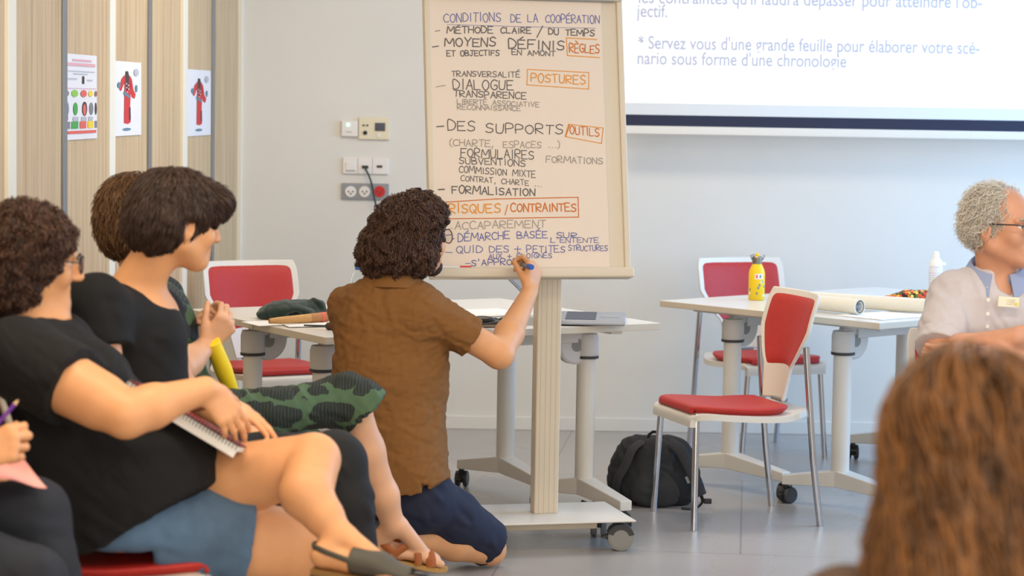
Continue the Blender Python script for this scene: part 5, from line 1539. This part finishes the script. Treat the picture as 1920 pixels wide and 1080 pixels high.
# ================================================================== person with the bob, black t-shirt
def person_bob():
    set_org(V(-.92, 6.05, 0))
    t = thing('person', 'seated person with straight dark bob haircut, black t-shirt and black trousers', 'person', ORG)
    hd = Head(P(334, 414, 6.05), (.83, .53, -.15), (.09, .03, 1), 1.03)
    neck = P(256, 535, 6.05)
    sr, sl = P(178, 580, 5.88), P(296, 596, 6.24)
    er, el = P(205, 745, 5.84), P(338, 735, 6.26)
    wr, wl = P(320, 800, 5.92), P(440, 800, 6.12)
    hr, hl = P(250, 880, 6.04), P(270, 880, 6.24)
    kr, kl = P(628, 868, 6.10), P(610, 900, 6.26)
    ar, al = P(668, 1050, 6.08), V(kl.x - .02, kl.y, .09)
    S = SDF(*bounds([hd(0, 0, .18), sr, sl, er, el, wr, wl, hr, hl], .15), .005)
    hd.add(S)
    S.cap(hd(0, -.03, -.06), neck, .056, .062, .03)
    S.ell(P(276, 600, 6.08), (.085, .11, .09), None, .05)
    S.cap(P(225, 610, 6.05), P(245, 840, 6.08), .10, .12, .05)
    limb(S, sr, er, wr, (.055, .045, .042, .027)); limb(S, sl, el, wl, (.055, .044, .042, .027))
    hand(S, wr, (1, .1, -.1), (0, 0, -1), (0, 1, 0), (.2, .3, .2)); hand(S, wl, (1, .1, -.25), (0, 0, -1), (0, -1, 0), (.2, .3, .2))
    S.boxsub((-2, 5.5, .0), (-.75, 6.8, .478))
    S.build('body', M['skin'], t); hd.eyes(t)
    bl = mat('black_cotton_tee', (15, 15, 17), .9, bump=.2, bscale=900)
    G = SDF(*bounds([sr, sl, P(150, 640, 5.9), P(350, 900, 6.1), neck], .2), .0055)
    G.cap(sr + V(.02, .03, -.015), sl + V(-.02, -.03, -.015), .076, .076, .05)
    G.cap(P(238, 640, 6.06), P(244, 740, 6.07), .150, .142, .06); G.ell(P(280, 640, 6.10), (.085, .12, .10), None, .05); G.cap(P(240, 740, 6.07), P(252, 870, 6.08), .138, .150, .06)
    e = er - sr; G.cap(sr - e * .05, sr + e * .44, .082, .078, .03, cut1=True)
    e = el - sl; G.cap(sl - e * .05, sl + e * .36, .074, .068, .03, cut1=True)
    G.ell(P(280, 522, 6.06), (.078, .080, .080), None, .01, 'sub'); G.ell(P(298, 545, 6.05), (.05, .06, .045), None, .02, 'sub')
    G.disp(wrinkle(.005, 36, [(.3, 0, 1), (-.6, 0, .8), (.9, 0, .4)], 31, .7), .03)
    G.build('t_shirt', bl, t)
    N = SDF(*bounds([hr, hl, kr, kl, ar, al - V(0, 0, .05)], .17), .006)
    N.cap(hr, hl, .135, .135, .05)
    N.cap(hr, kr, .098, .080, .04); N.cap(hl, kl, .098, .078, .04)
    N.chain([kr, kr.lerp(ar, .4), ar], [.079, .076, .062], .03, cut1=True); N.chain([kl, kl.lerp(al, .4), al], [.074, .07, .055], .03, cut1=True)
    N.disp(wrinkle(.004, 40, [(.3, 0, 1), (.8, 0, .4)], 33), .03)
    N.boxsub((-2, 5.5, .0), (-.75, 6.8, .478))
    N.build('trousers', mat('black_trousers', (24, 24, 27), .8, bump=.2, bscale=800), t)
    for q, a in ((ar, .0), (al, .0)):
        F_ = SDF(*bounds([q], .27), .006); z0 = max(.02, q.z - .07)
        F_.cap(V(q.x - .03, q.y, z0 + .02), V(q.x + .17, q.y - .02, z0 + .01), .038, .036, .02); F_.cap(q, V(q.x, q.y, z0 + .03), .04, .04, .03); F_.cut(V(0, 0, z0 - .018), (0, 0, -1))
        F_.build('shoe', M['black'], t)
    hb = mat('dark_brown_straight_hair', (50, 36, 29), .55, bump=.4, bscale=200, stretch=(1, 1, .2)); hm = mat('dark_brown_strands', (60, 43, 34), .5, attr='tint')
    A = SDF(*bounds([hd(0, 0, 0)], .23), .0045)
    A.ell(hd(0, -.015, .038), (.098, .118, .096), hd.ax, .02)
    A.ell(hd(0, -.060, -.015), (.098, .078, .080), hd.ax, .04)
    A.ell(hd(0, .078, .058), (.082, .055, .044), hd.ax, .03)
    A.ell(hd(0, .135, -.050), (.10, .098, .088), hd.ax, .012, 'sub')
    for sg in (-1, 1): A.ell(hd(.095 * sg, .0, -.03), (.025, .028, .042), hd.ax, .008, 'sub')
    A.disp(wrinkle(.005, 26, [(1, .3, .1), (.2, 1, 0), (.3, .2, 1)], 3)); A.disp(curls(.0025, 120)); A.build('hair', hb, t)
    strands(A, hd, 'hair_strands', hm, t, 4200, .085, comb((0, -.03, .13), .75, .1, .9, .5), .0013, .0018, .7, (.0, .010), .22, 41, 11, (.6, 1.5))
person_bob()

# ================================================================== person in the leaf-patterned clothes, behind
def leaf_mat():
    m = bpy.data.materials.new('green_leaf_print'); m.use_nodes = True
    nt = m.node_tree; b = nt.nodes['Principled BSDF']; b.inputs['Roughness'].default_value = .8
    tc = nt.nodes.new('ShaderNodeTexCoord'); nz = nt.nodes.new('ShaderNodeTexNoise'); nz.inputs['Scale'].default_value = 22
    mx = nt.nodes.new('ShaderNodeMixRGB'); mx.blend_type = 'ADD'; mx.inputs[0].default_value = .035
    nt.links.new(tc.outputs['Object'], nz.inputs['Vector']); nt.links.new(tc.outputs['Object'], mx.inputs[1]); nt.links.new(nz.outputs['Color'], mx.inputs[2])
    def layer(rot, sc, lim, seed):
        mp = nt.nodes.new('ShaderNodeMapping'); mp.inputs['Scale'].default_value = sc; mp.inputs['Rotation'].default_value = rot; mp.inputs['Location'].default_value = (seed, seed * 2, seed)
        nt.links.new(mx.outputs[0], mp.inputs[0])
        vo = nt.nodes.new('ShaderNodeTexVoronoi'); vo.inputs['Scale'].default_value = 1.0; vo.inputs['Randomness'].default_value = .8
        nt.links.new(mp.outputs[0], vo.inputs['Vector'])
        lt = nt.nodes.new('ShaderNodeMath'); lt.operation = 'LESS_THAN'; lt.inputs[1].default_value = lim
        nt.links.new(vo.outputs['Distance'], lt.inputs[0]); return lt
    a = layer((.3, .6, .2), (8, 6, 15), .52, 0.3); b2 = layer((.2, -.7, .5), (12, 9, 22), .36, 3.7)
    mxx = nt.nodes.new('ShaderNodeMath'); mxx.operation = 'MAXIMUM'
    nt.links.new(a.outputs[0], mxx.inputs[0]); nt.links.new(b2.outputs[0], mxx.inputs[1])
    wv = nt.nodes.new('ShaderNodeTexWave'); wv.inputs['Scale'].default_value = 34; wv.inputs['Distortion'].default_value = 3
    nt.links.new(tc.outputs['Object'], wv.inputs['Vector'])
    dk = nt.nodes.new('ShaderNodeMixRGB'); dk.inputs[1].default_value = lin((24, 30, 30)) + (1,); dk.inputs[2].default_value = lin((48, 60, 50)) + (1,)
    pw = nt.nodes.new('ShaderNodeMath'); pw.operation = 'POWER'; pw.inputs[1].default_value = 3; nt.links.new(wv.outputs['Fac'], pw.inputs[0]); nt.links.new(pw.outputs[0], dk.inputs[0])
    n2 = nt.nodes.new('ShaderNodeTexNoise'); n2.inputs['Scale'].default_value = 12; nt.links.new(tc.outputs['Object'], n2.inputs['Vector'])
    gr = nt.nodes.new('ShaderNodeMixRGB'); gr.inputs[1].default_value = lin((54, 80, 56)) + (1,); gr.inputs[2].default_value = lin((84, 110, 80)) + (1,); nt.links.new(n2.outputs['Fac'], gr.inputs[0])
    fin = nt.nodes.new('ShaderNodeMixRGB'); nt.links.new(mxx.outputs[0], fin.inputs[0]); nt.links.new(gr.outputs[0], fin.inputs[1]); nt.links.new(dk.outputs[0], fin.inputs[2])
    nt.links.new(fin.outputs[0], b.inputs['Base Color'])
    return m
def person_leaf():
    set_org(V(-.98, 6.65, 0))
    t = thing('person', 'seated person in green leaf-print clothes and tan sandals with clasped hands', 'person', ORG)
    hd = Head(P(268, 410, 6.65), (.88, .42, -.05), (.05, 0, 1), 1.0)
    neck = P(268, 510, 6.65)
    sr, sl = P(262, 565, 6.50), P(300, 565, 6.86)
    er, el = P(338, 690, 6.50), P(350, 690, 6.90)
    wr, wl = P(388, 648, 6.62), P(372, 628, 6.76)
    hr, hl = P(340, 790, 6.58), P(350, 790, 6.80)
    kr, kl = P(662, 758, 6.84), P(590, 850, 7.0)
    ar, al = P(738, 985, 6.95), V(kl.x - .02, kl.y, .09)
    cf = kr.lerp(ar, .38) + V(-.012, 0, 0)
    heel, toe = P(700, 1040, 6.98), P(832, 1062, 7.0)
    S = SDF(*bounds([hd(0, 0, .18), sr, sl, er, el, kr, heel, toe, al - V(.1, 0, .1), P(430, 570, 6.7)], .14), .005)
    hd.add(S); S.cap(hd(0, -.03, -.06), neck, .054, .06, .03)
    S.cap(P(285, 600, 6.66), P(320, 780, 6.68), .10, .11, .05)
    limb(S, sr, er, wr, (.05, .042, .041, .027)); limb(S, sl, el, wl, (.05, .042, .04, .027))
    hand(S, wr, P(410, 622, 6.62) - wr, (-.3, .8, .4), (-.6, 0, .8), per=[(.9, 1.0, .5), (1., 1.1, .6), (1.1, 1.1, .6), (1.1, 1.2, .6)], thumb=(.6, .5), sc=1.0)
    hand(S, wl, P(376, 595, 6.70) - wl, (.75, -.5, -.1), (.4, .5, .4), per=[(.5, 1.2, .9), (.55, 1.25, .9), (.6, 1.3, .9), (.6, 1.3, .9)], thumb=(.6, .4), sc=.98)
    S.cap(hr, kr, .058, .046, .04)
    S.chain([kr, cf, kr.lerp(ar, .75), ar], [.049, .056, .042, .034], .03)
    S.cap(hl, kl, .065, .055, .04); limb(S, kl, kl.lerp(al, .1), al, (.056, .054, .054, .034))
    foot(S, ar, heel, toe, (.3, 0, 1), r=.028); foot(S, al, V(al.x - .05, al.y, .012), V(al.x + .18, al.y, .012), (0, 0, 1))
    S.build('body', M['skinp'], t); hd.eyes(t)
    lm = leaf_mat()
    G = SDF(*bounds([sr, sl, P(220, 600, 6.65), P(370, 800, 6.65)], .18), .006)
    G.cap(sr + V(.01, .03, -.015), sl + V(0, -.03, -.015), .07, .07, .05)
    G.cap(P(282, 620, 6.67), P(298, 720, 6.68), .135, .125, .06); G.cap(P(298, 720, 6.68), P(335, 790, 6.69), .125, .14, .06)
    e = er - sr; G.cap(sr - e * .05, sr + e * .38, .074, .07, .03, cut1=True)
    e = el - sl; G.cap(sl - e * .05, sl + e * .45, .074, .07, .03, cut1=True)
    G.ell(neck + V(.03, 0, .03), (.075, .075, .05), None, .015, 'sub')
    G.disp(wrinkle(.004, 40, [(.3, 0, 1), (-.6, 0, .8)], 51), .03); G.build('blouse', lm, t)
    N = SDF(*bounds([hr, hl, kr, kl, P(712, 740, 6.85)], .19), .0055)
    N.cap(hr, hl, .125, .125, .05)
    e = kr - hr
    N.cap(hr + V(0, 0, -.005), hr + e * .55, .095, .066, .04)
    N.cap(hr + e * .5, P(640, 752, 6.84), .068, .068, .03)
    N.cap(P(620, 756, 6.84), P(674, 758, 6.84), .070, .074, .03)
    N.cap(P(650, 740, 6.84), P(688, 775, 6.84), .070, .088, .02, cut1=True)
    N.cap(P(668, 765, 6.84), P(720, 812, 6.84), .058, .105, .004, op='sub')
    e = kl - hl; N.cap(hl, hl + e * .95, .095, .082, .04, cut1=True)
    N.disp(wrinkle(.008, 40, [(.6, 0, .8), (1, .3, .2), (-.5, 0, .9)], 53, .9), .03); N.build('culottes', lm, t)
    # strapped sandal
    tan = mat('tan_leather', (156, 84, 34), .5, bump=.2, bscale=300); sol = mat('tan_sole', (178, 136, 74), .6)
    f = (toe - heel).normalized(); up = V(.3, 0, 1); up = (up - f * up.dot(f)).normalized(); s_ = f.cross(up)
    prof = [(-.02, .0), (-.015, .028), (.03, .033), (.10, .032), (.16, .040), (.20, .036), (.225, .016), (.23, 0)]
    def ol(z): return [heel + f * x + s_ * y + up * z for x, y in prof] + [heel + f * x - s_ * y + up * z for x, y in reversed(prof[1:-1])]
    sa = MB().loft([ol(-.014), ol(-.001)]).build('sandal_sole', sol, t)
    def strap(pts, w): MB().tube([heel + f * x + s_ * y + up * z for x, y, z in pts], w, 8, sx=.28, up=f).build('strap', tan, sa, smooth=True)
    for x, w, hgt, hw in ((.175, .015, .038, .039), (.135, .011, .048, .039)):
        strap([(x, hw, .0), (x - .004, hw * .95, hgt * .55), (x - .010, hw * .5, hgt * .95), (x - .012, 0, hgt * 1.05), (x - .010, -hw * .5, hgt * .95), (x - .004, -hw * .95, hgt * .55), (x, -hw, .0)], w)
    strap([(.06, -.034, .0), (.05, -.036, .035), (.075, -.032, .055), (.105, -.015, .066), (.11, .01, .066), (.09, .03, .05), (.06, .036, .02), (.05, .034, 0)], .012)
    strap([(.05, -.036, .035), (.01, -.034, .052), (-.02, -.018, .056), (-.030, 0, .056), (-.02, .018, .056), (.01, .034, .052), (.06, .036, .02)], .011)
    hb = mat('light_brown_hair_base', (92, 62, 38), .55, bump=.4, bscale=200); hm = mat('light_brown_strands', (100, 72, 46), .5, attr='tint')
    A = SDF(*bounds([hd(0, 0, 0)], .23), .005)
    A.ell(hd(0, -.015, .038), (.095, .115, .092), hd.ax, .02); A.ell(hd(0, -.06, -.03), (.085, .07, .08), hd.ax, .04)
    A.ell(hd(0, .135, -.03), (.09, .10, .09), hd.ax, .015, 'sub'); A.build('hair', hb, t)
    strands(A, hd, 'hair_strands', hm, t, 2600, .07, comb((0, -.03, .13), .7, .2, .9), .0015, .003, 1.0, (.0, .014), .3, 61, 11, (.6, 1.5))
    # yellow tube propped on the lap
    a, b_ = P(398, 640, 6.60), P(438, 742, 6.72)
    set_org(b_)
    y = MB().tube([a, a.lerp(b_, .5), b_], [.022, .026, .019], 18).build('rolled_sheet', mat('yellow_card', (252, 218, 40), .5), None, smooth=True, bevel=.002)
    tag(y, 'bright yellow tube held on the lap under the clasped hands', 'tube')
    a, b_ = P(398, 733, 6.52), P(426, 737, 6.55)
    set_org(a)
    pn = thing('pen', 'thin pale pen lying on the leaf-print lap beside the notebook hands', 'pen', ORG)
    MB().tube([a - (b_ - a) * 2, b_], .0042, 8).build('barrel', M['whitepaper'], pn, smooth=True)
    MB().tube([b_, b_ + (b_ - a) * .25], [.004, .001], 8).build('tip', mat('brass_tip', (190, 150, 70), .3, .8), pn, smooth=True)
person_leaf()

# ================================================================== man in the pale shirt at the right edge
def man_shirt():
    set_org(V(1.48, 7.12, 0))
    t = thing('person', 'grey-haired person with round glasses and pale blue-grey shirt sitting with crossed arms', 'person', ORG)
    D = 7.1
    hd = Head(P(1880, 424, 7.1), (.72, -.69, -.02), (.02, 0, 1), 1.03)
    neck = P(1868, 528, 7.14)
    sr, sl = P(1786, 560, 7.14), P(1950, 568, 7.20)
    er, el = P(1758, 668, 6.98), P(1972, 672, 7.0)
    wr, wl = P(1905, 632, 6.86), P(1832, 668, 6.80)
    hr, hl = P(1808, 870, 7.14), P(1920, 874, 7.14)
    kr, kl = V(hr.x - .06, 6.68, .50), V(hl.x + .06, 6.70, .50)
    ar, al = V(kr.x, 6.78, .09), V(kl.x, 6.80, .09)
    S = SDF(*bounds([hd(0, 0, .18), sr, sl, er, el, wl, wr, hr, hl], .17), .004)
    hd.add(S); S.cap(hd(0, -.03, -.06), neck, .054, .060, .03)
    S.cap(hd(0, .02, -.10), neck + V(.01, -.03, .02), .030, .036, .02)
    S.ell(neck + V(0, -.03, -.05), (.09, .06, .06), None, .04)
    S.cap(P(1862, 600, 7.14), P(1862, 840, 7.14), .11, .12, .05)
    limb(S, sr, er, wr, (.052, .046, .047, .030)); limb(S, sl, el, wl, (.052, .046, .047, .030))
    hand(S, wr, (.9, .25, -.1), (0, .9, 0), (0, 0, 1), (.3, .4, .3), thumb=(.2, .2)); hand(S, wl, (-.9, .3, -.1), (0, 1, 0), (0, 0, 1), (.35, .5, .3), thumb=(.15, .15))
    S.boxsub((1.2, 6.88, 0), (1.75, 7.5, .478))
    S.build('body', M['skinr'], t); hd.eyes(t); hd.glasses(t, mat('dark_metal_frame', (40, 40, 46), .35), r=.0235, rim=.0021)
    sh = mat('pale_blue_grey_shirt', (200, 194, 198), .85, var=.03, scale=60, bump=.15, bscale=1200)
    G = SDF(*bounds([sr, sl, er, el, neck, P(1860, 900, 7.1)], .18), .005)
    G.cap(sr + V(.03, 0, -.01), sl + V(-.03, 0, -.01), .078, .078, .05)
    dv = (0, 1, 0)
    G.cap(P(1862, 612, 7.14), P(1862, 720, 7.13), .19, .182, .06, .68, dv); G.cap(P(1862, 720, 7.13), P(1862, 860, 7.13), .18, .18, .06, .78, dv)
    for a, b_ in ((sr, er), (sl, el)):
        e = b_ - a; G.cap(a - e * .03, a + e * .5, .078, .074, .03); G.cap(a + e * .45, a + e * .86, .074, .068, .02, cut1=True)
    G.cap(neck + V(0, 0, -.03), neck + V(0, 0, .006), .072, .062, .03)
    G.ell(neck + V(.015, -.085, .02), (.034, .05, .052), None, .012, 'sub')
    G.disp(wrinkle(.008, 40, [(1, 0, .12), (.8, 0, .4), (-.6, 0, .7)], 71, .6), .03)
    po = G.build('shirt', sh, t)
    collar(neck + V(0, -.005, .015), (-.05, -1), .074, .104, .034, .068, .34, .048, (0, .25), mat('collar_blue', (150, 162, 196), .8), po)
    # turned-up cuffs, placket buttons
    for a, b_ in ((sr, er), (sl, el)):
        e = b_ - a; q = SDF(*bounds([b_], .12), .004); q.cap(a + e * .70, a + e * .88, .076, .075, 0, cut1=True, cut0=True); q.disp(wrinkle(.002, 60, [(0, 0, 1)], 3)); q.build('cuff', sh, po)
    for v in (562, 588, 612, 638):
        p = P(1853 + (v - 562) * -.04, v, 7.0)
        q = MB().lathe([(.0005, 0), (.0055, 0), (.0055, .003), (.0005, .003)], p, 14, (V(1, 0, 0), V(0, 0, 1), V(0, -1, 0)))
        q.build('button', M['whitepaper'], po)
    bd = MB(); c = P(1891, 566, 6.985)
    bd.box(c, (.065, .003, .030), (V(.98, .15, -.06).normalized(), V(-.15, .98, 0).normalized(), V(.06, 0, 1)))
    bdo = bd.build('name_badge', mat('cream_sticker', (238, 232, 208), .6), t)
    bl = MB()
    for i, (w_, dz) in enumerate(((.05, .006), (.042, .0), (.030, -.006))): bl.box(c + V(-.004, -.002, dz), (w_, .0012, .0016))
    bl.build('badge_lines', mat('badge_print', (200, 190, 160), .7), bdo)
    MB().box(c + V(.024, -.003, -.006), (.008, .0012, .008)).build('yellow_mark', mat('badge_yellow', (236, 214, 80), .7), bdo)
    N = SDF(*bounds([hr, hl, kr, kl, ar, al], .15), .007)
    N.cap(hr, hl, .13, .13, .05); N.cap(hr, kr, .095, .075, .04); N.cap(hl, kl, .095, .075, .04)
    N.cap(kr, ar, .072, .055, .03); N.cap(kl, al, .072, .055, .03); N.build('trousers', mat('grey_blue_trousers', (70, 76, 90), .85), t)
    for a in (ar, al):
        q = SDF(*bounds([a], .26), .006); q.cap(V(a.x, a.y + .03, .045), V(a.x, a.y - .15, .04), .042, .038, .02); q.cap(a, V(a.x, a.y, .05), .045, .045, .02); q.cut(V(0, 0, .004), (0, 0, -1)); q.build('shoe', M['dkgrey'], t)
    hb = mat('grey_hair_base', (176, 168, 156), .7, bump=.5, bscale=300); hm = mat('grey_hair_strands', (222, 217, 208), .55, attr='tint')
    A = SDF(*bounds([hd(0, 0, 0)], .2), .0045)
    A.ell(hd(0, -.030, .036), (.088, .098, .088), hd.ax, .02); A.ell(hd(0, -.05, -.01), (.086, .072, .062), hd.ax, .03)
    A.ell(hd(0, .095, .060), (.068, .085, .075), hd.ax, .015, 'sub'); A.ell(hd(0, .12, -.04), (.12, .11, .09), hd.ax, .01, 'sub')
    A.disp(curls(.003, 240)); A.build('hair', hb, t)
    strands(A, hd, 'hair_strands', hm, t, 2200, .05, comb((0, .02, .12), .1, .5, 1.0), .0008, .005, 1.1, (.004, .026), .6, 81, 11, (.75, 1.25))
    e = MB()
    for sg in (-1, 1): e.tube([hd(sg * .014, .101, .023), hd(sg * .03, .098, .029), hd(sg * .046, .084, .024)], .0035, 6)
    e.build('eyebrows', hb, t, smooth=True)
man_shirt()

# ================================================================== person in jeans at the left edge (hand, pencil, knees)
def person_jeans():
    set_org(V(-1.35, 5.05, 0))
    t = thing('person', 'person in dark jeans at the left edge holding a purple pencil, mostly out of frame', 'person', ORG)
    hd = Head(P(-205, 455, 5.05), (.95, .2, -.1), (.05, 0, 1), 1.0)
    neck = P(-225, 585, 5.05)
    sr, sl = P(-250, 640, 4.9), P(-240, 640, 5.22)
    er, el = P(-170, 850, 4.86), P(-160, 850, 5.26)
    wr, wl = P(-50, 858, 4.93), P(-60, 890, 5.18)
    hr, hl = P(-235, 1000, 4.95), P(-235, 1000, 5.15)
    kl, kr = P(62, 965, 5.10), P(60, 1090, 4.92)
    al, ar = P(150, 1290, 5.02), V(kr.x - .03, kr.y, .10)
    S = SDF(*bounds([hd(0, 0, .18), sr, sl, er, el, hr, P(60, 850, 4.95)], .15), .005)
    hd.add(S); S.cap(hd(0, -.03, -.06), neck, .055, .06, .03); S.cap(P(-230, 660, 5.06), P(-235, 960, 5.06), .10, .11, .05)
    limb(S, sr, er, wr, (.05, .042, .04, .027)); limb(S, sl, el, wl, (.05, .042, .04, .027))
    hand(S, wr, (.93, .1, .36), (.2, .95, -.2), (0, .2, 1), per=[(.8, 1.0, .4), (.95, 1.2, .5), (1.1, 1.2, .6), (1.15, 1.2, .6)], thumb=(.3, .5))
    hand(S, wl, (.95, 0, -.1), (0, 0, -1), (0, -1, 0), (.2, .3, .2))
    S.build('body', M['skin'], t); hd.eyes(t)
    G = SDF(*bounds([sr, sl, hr, neck], .2), .007); G.cap(sr, sl, .08, .08, .05); G.cap(P(-232, 690, 5.06), P(-238, 960, 5.06), .14, .145, .06)
    for a, b_ in ((sr, er), (sl, el)): G.cap(a, a.lerp(b_, .6), .074, .066, .03, cut1=True)
    G.ell(neck + V(.03, 0, .03), (.07, .07, .04), None, .01, 'sub'); G.build('t_shirt', mat('dark_grey_tee', (60, 62, 68), .85), t)
    N = SDF(*bounds([hr, hl, kr, kl, al, ar], .15), .006)
    N.cap(hr, hl, .125, .125, .05); N.cap(hl, kl, .10, .078, .03); N.cap(hr, kr, .10, .074, .02)
    N.cap(kl, al, .076, .056, .03); N.cap(kr, ar, .072, .055, .02)
    N.disp(wrinkle(.004, 44, [(.8, 0, .6), (.2, 0, 1), (-.6, .3, .7)], 91), .03)
    N.build('jeans', mat('dark_navy_denim', (34, 38, 48), .85, var=.2, scale=14, bump=.3, bscale=900), t)
    for a in (al, ar):
        q = SDF(*bounds([a], .27), .006); z0 = max(.0, a.z - .09); q.cap(V(a.x - .03, a.y, z0 + .045), V(a.x + .15, a.y, z0 + .04), .042, .038, .02); q.cap(a, V(a.x, a.y, z0 + .05), .045, .045, .02); q.cut(V(0, 0, z0 + .004), (0, 0, -1)); q.build('shoe', M['black'], t)
    hb = mat('brown_hair_plain', (70, 48, 36), .6, bump=.5, bscale=250)
    A = SDF(*bounds([hd(0, 0, 0)], .23), .006); A.ell(hd(0, -.02, .036), (.094, .11, .094), hd.ax, .02); A.ell(hd(0, -.06, -.05), (.09, .07, .09), hd.ax, .04); A.ell(hd(0, .13, -.03), (.09, .10, .09), hd.ax, .015, 'sub')
    A.build('hair', hb, t)
    a, b_ = P(-14, 806, 4.96), P(36, 748, 5.0)
    set_org(a)
    p = thing('pencil', 'purple pencil held upright in the hand at the left edge', 'pencil', ORG)
    e = b_ - a
    MB().tube([a - e * .6, a + e * .82], .0048, 6).build('shaft', mat('purple_lacquer', (98, 42, 140), .35), p)
    MB().tube([a + e * .82, a + e * .95], [.0048, .0020], 6).build('sharpened_wood', mat('pencil_wood', (214, 176, 130), .7), p)
    MB().tube([a + e * .95, b_], [.0020, .0006], 6).build('lead', M['dkgrey'], p)
    # pink sheet on the knee
    set_org(P(20, 880, 5.0))
    q = MB(); n = 12; rings = []
    c0, c1, c2, c3 = P(-60, 905, 4.93), P(88, 900, 5.02), P(20, 838, 5.12), P(-60, 860, 5.12)
    for i in range(n + 1):
        s = i / n; l = c0.lerp(c1, s); r_ = c3.lerp(c2, s); row = []
        for j in range(n + 1):
            u = j / n; pt = l.lerp(r_, u); pt.z += .018 * math.sin(s * 5 + u * 2) * s; row.append(pt)
        rings.append(row)
    vs = [p_ for r_ in rings for p_ in r_]; vs2 = [p_ - V(0, 0, .0012) for p_ in vs]; m = n + 1; fs = []
    N_ = len(vs)
    for i in range(n):
        for j in range(n):
            a_ = i * m + j; fs.append((a_, a_ + m, a_ + m + 1, a_ + 1)); fs.append((N_ + a_, N_ + a_ + 1, N_ + a_ + m + 1, N_ + a_ + m))
    q.add(vs + vs2, fs)
    tag(q.build('paper_sheet', mat('pink_paper', (240, 168, 160), .8), None, smooth=True), 'sheet of pink paper resting on the dark jeans knee', 'paper')
person_jeans()

# ================================================================== person close to the camera, seen from behind
def person_near():
    set_org(V(.61, 3.1, 0))
    t = thing('person', 'blurred person close to the camera seen from behind, long wavy brown hair', 'person', ORG)
    hd = Head(P(1816, 838, 3.1), (.1, 1, -.05), (0, 0, 1), 1.0)
    neck = hd(0, -.03, -.17)
    S = SDF(*bounds([hd(0, 0, .15), neck + V(-.25, 0, -.62), neck + V(.25, .1, 0)], .12), .007)
    hd.add(S); S.cap(hd(0, -.03, -.06), neck, .054, .06, .03)
    S.cap(neck + V(0, 0, -.1), neck + V(0, 0, -.48), .10, .12, .05)
    for sg in (-1, 1):
        sh = neck + V(.16 * sg, 0, -.06); el = sh + V(.05 * sg, .03, -.28); limb(S, sh, el, el + V(-.08 * sg, .22, .0), (.05, .042, .04, .027))
        hand(S, el + V(-.08 * sg, .22, 0), (-.2 * sg, 1, 0), (0, 0, -1), (-sg, 0, 0), (.2, .3, .2))
    S.build('body', M['skin'], t); hd.eyes(t)
    G = SDF(*bounds([neck + V(-.25, 0, -.62), neck + V(.25, 0, 0)], .12), .008)
    G.cap(neck + V(-.15, 0, -.07), neck + V(.15, 0, -.07), .075, .075, .05); G.cap(neck + V(0, 0, -.15), neck + V(0, 0, -.46), .15, .16, .06, .75, (0, 1, 0))
    for sg in (-1, 1):
        sh = neck + V(.16 * sg, 0, -.06); el = sh + V(.05 * sg, .03, -.28); G.cap(sh, sh.lerp(el, .6), .07, .066, .03, cut1=True)
    G.build('top', mat('brown_top', (86, 66, 52), .85), t)
    # seated legs
    N = SDF(*bounds([neck + V(-.2, 0, -.5), neck + V(.2, .5, -.5), V(neck.x, neck.y + .45, .05)], .16), .009)
    hz = neck.z - .50
    for sg in (-1, 1):
        a = V(neck.x + .09 * sg, neck.y, hz); k = V(neck.x + .10 * sg, neck.y + .42, hz); f = V(neck.x + .10 * sg, neck.y + .40, .07)
        N.cap(a, k, .10, .075, .04); N.cap(k, f, .07, .05, .03); N.cap(f + V(0, -.03, -.02), f + V(0, .16, -.03), .042, .036, .02)
    N.build('trousers', mat('blue_trousers', (60, 70, 96), .85), t)
    hb = mat('brown_hair_mass', (84, 53, 25), .5, bump=.3, bscale=80); hm = mat('brown_hair_locks', (102, 66, 31), .45, attr='tint')
    A = SDF(*bounds([hd(0, 0, .13), hd(0, -.05, -.42)], .27), .006)
    A.ell(hd(0, -.012, .034), (.094, .112, .094), hd.ax, .02)
    A.chain([hd(0, -.05, .0), hd(0, -.065, -.12), hd(0, -.085, -.25), hd(0, -.09, -.40)], [.098, .102, .115, .135], .05, .6, hd.F)
    A.ell(hd(0, .14, -.05), (.075, .10, .11), hd.ax, .02, 'sub')
    A.disp(wrinkle(.006, 60, [(1, 0, .05), (.7, .5, .1)], 5, .8)); A.build('hair', hb, t)
    strands(A, hd, 'hair_locks', hm, t, 3200, .30, comb((.01, .0, .12), 1.0, .1, .8), .0030, .010, 1.3, (.0, .012), .16, 101, 18, (.35, 1.9))
person_near()
# chairs the seated people sit on
dup(chair0, (-.95, 5.64, 0), ang(.98, .06), 'red and white chair under the person with the notebook')
dup(chair0, (-.98, 6.15, 0), ang(.98, .05), 'red and white chair under the person with the straight dark bob')
dup(chair0, (-.95, 6.68, 0), ang(.98, .15), 'red and white chair under the person in leaf-print clothes')
dup(chair0, (1.46, 7.12, 0), ang(0, -1), 'red and white chair under the grey-haired person in the pale shirt')
dup(chair0, (-1.32, 5.02, 0), ang(.98, .06), 'red and white chair at the left edge under the person with the purple pencil')
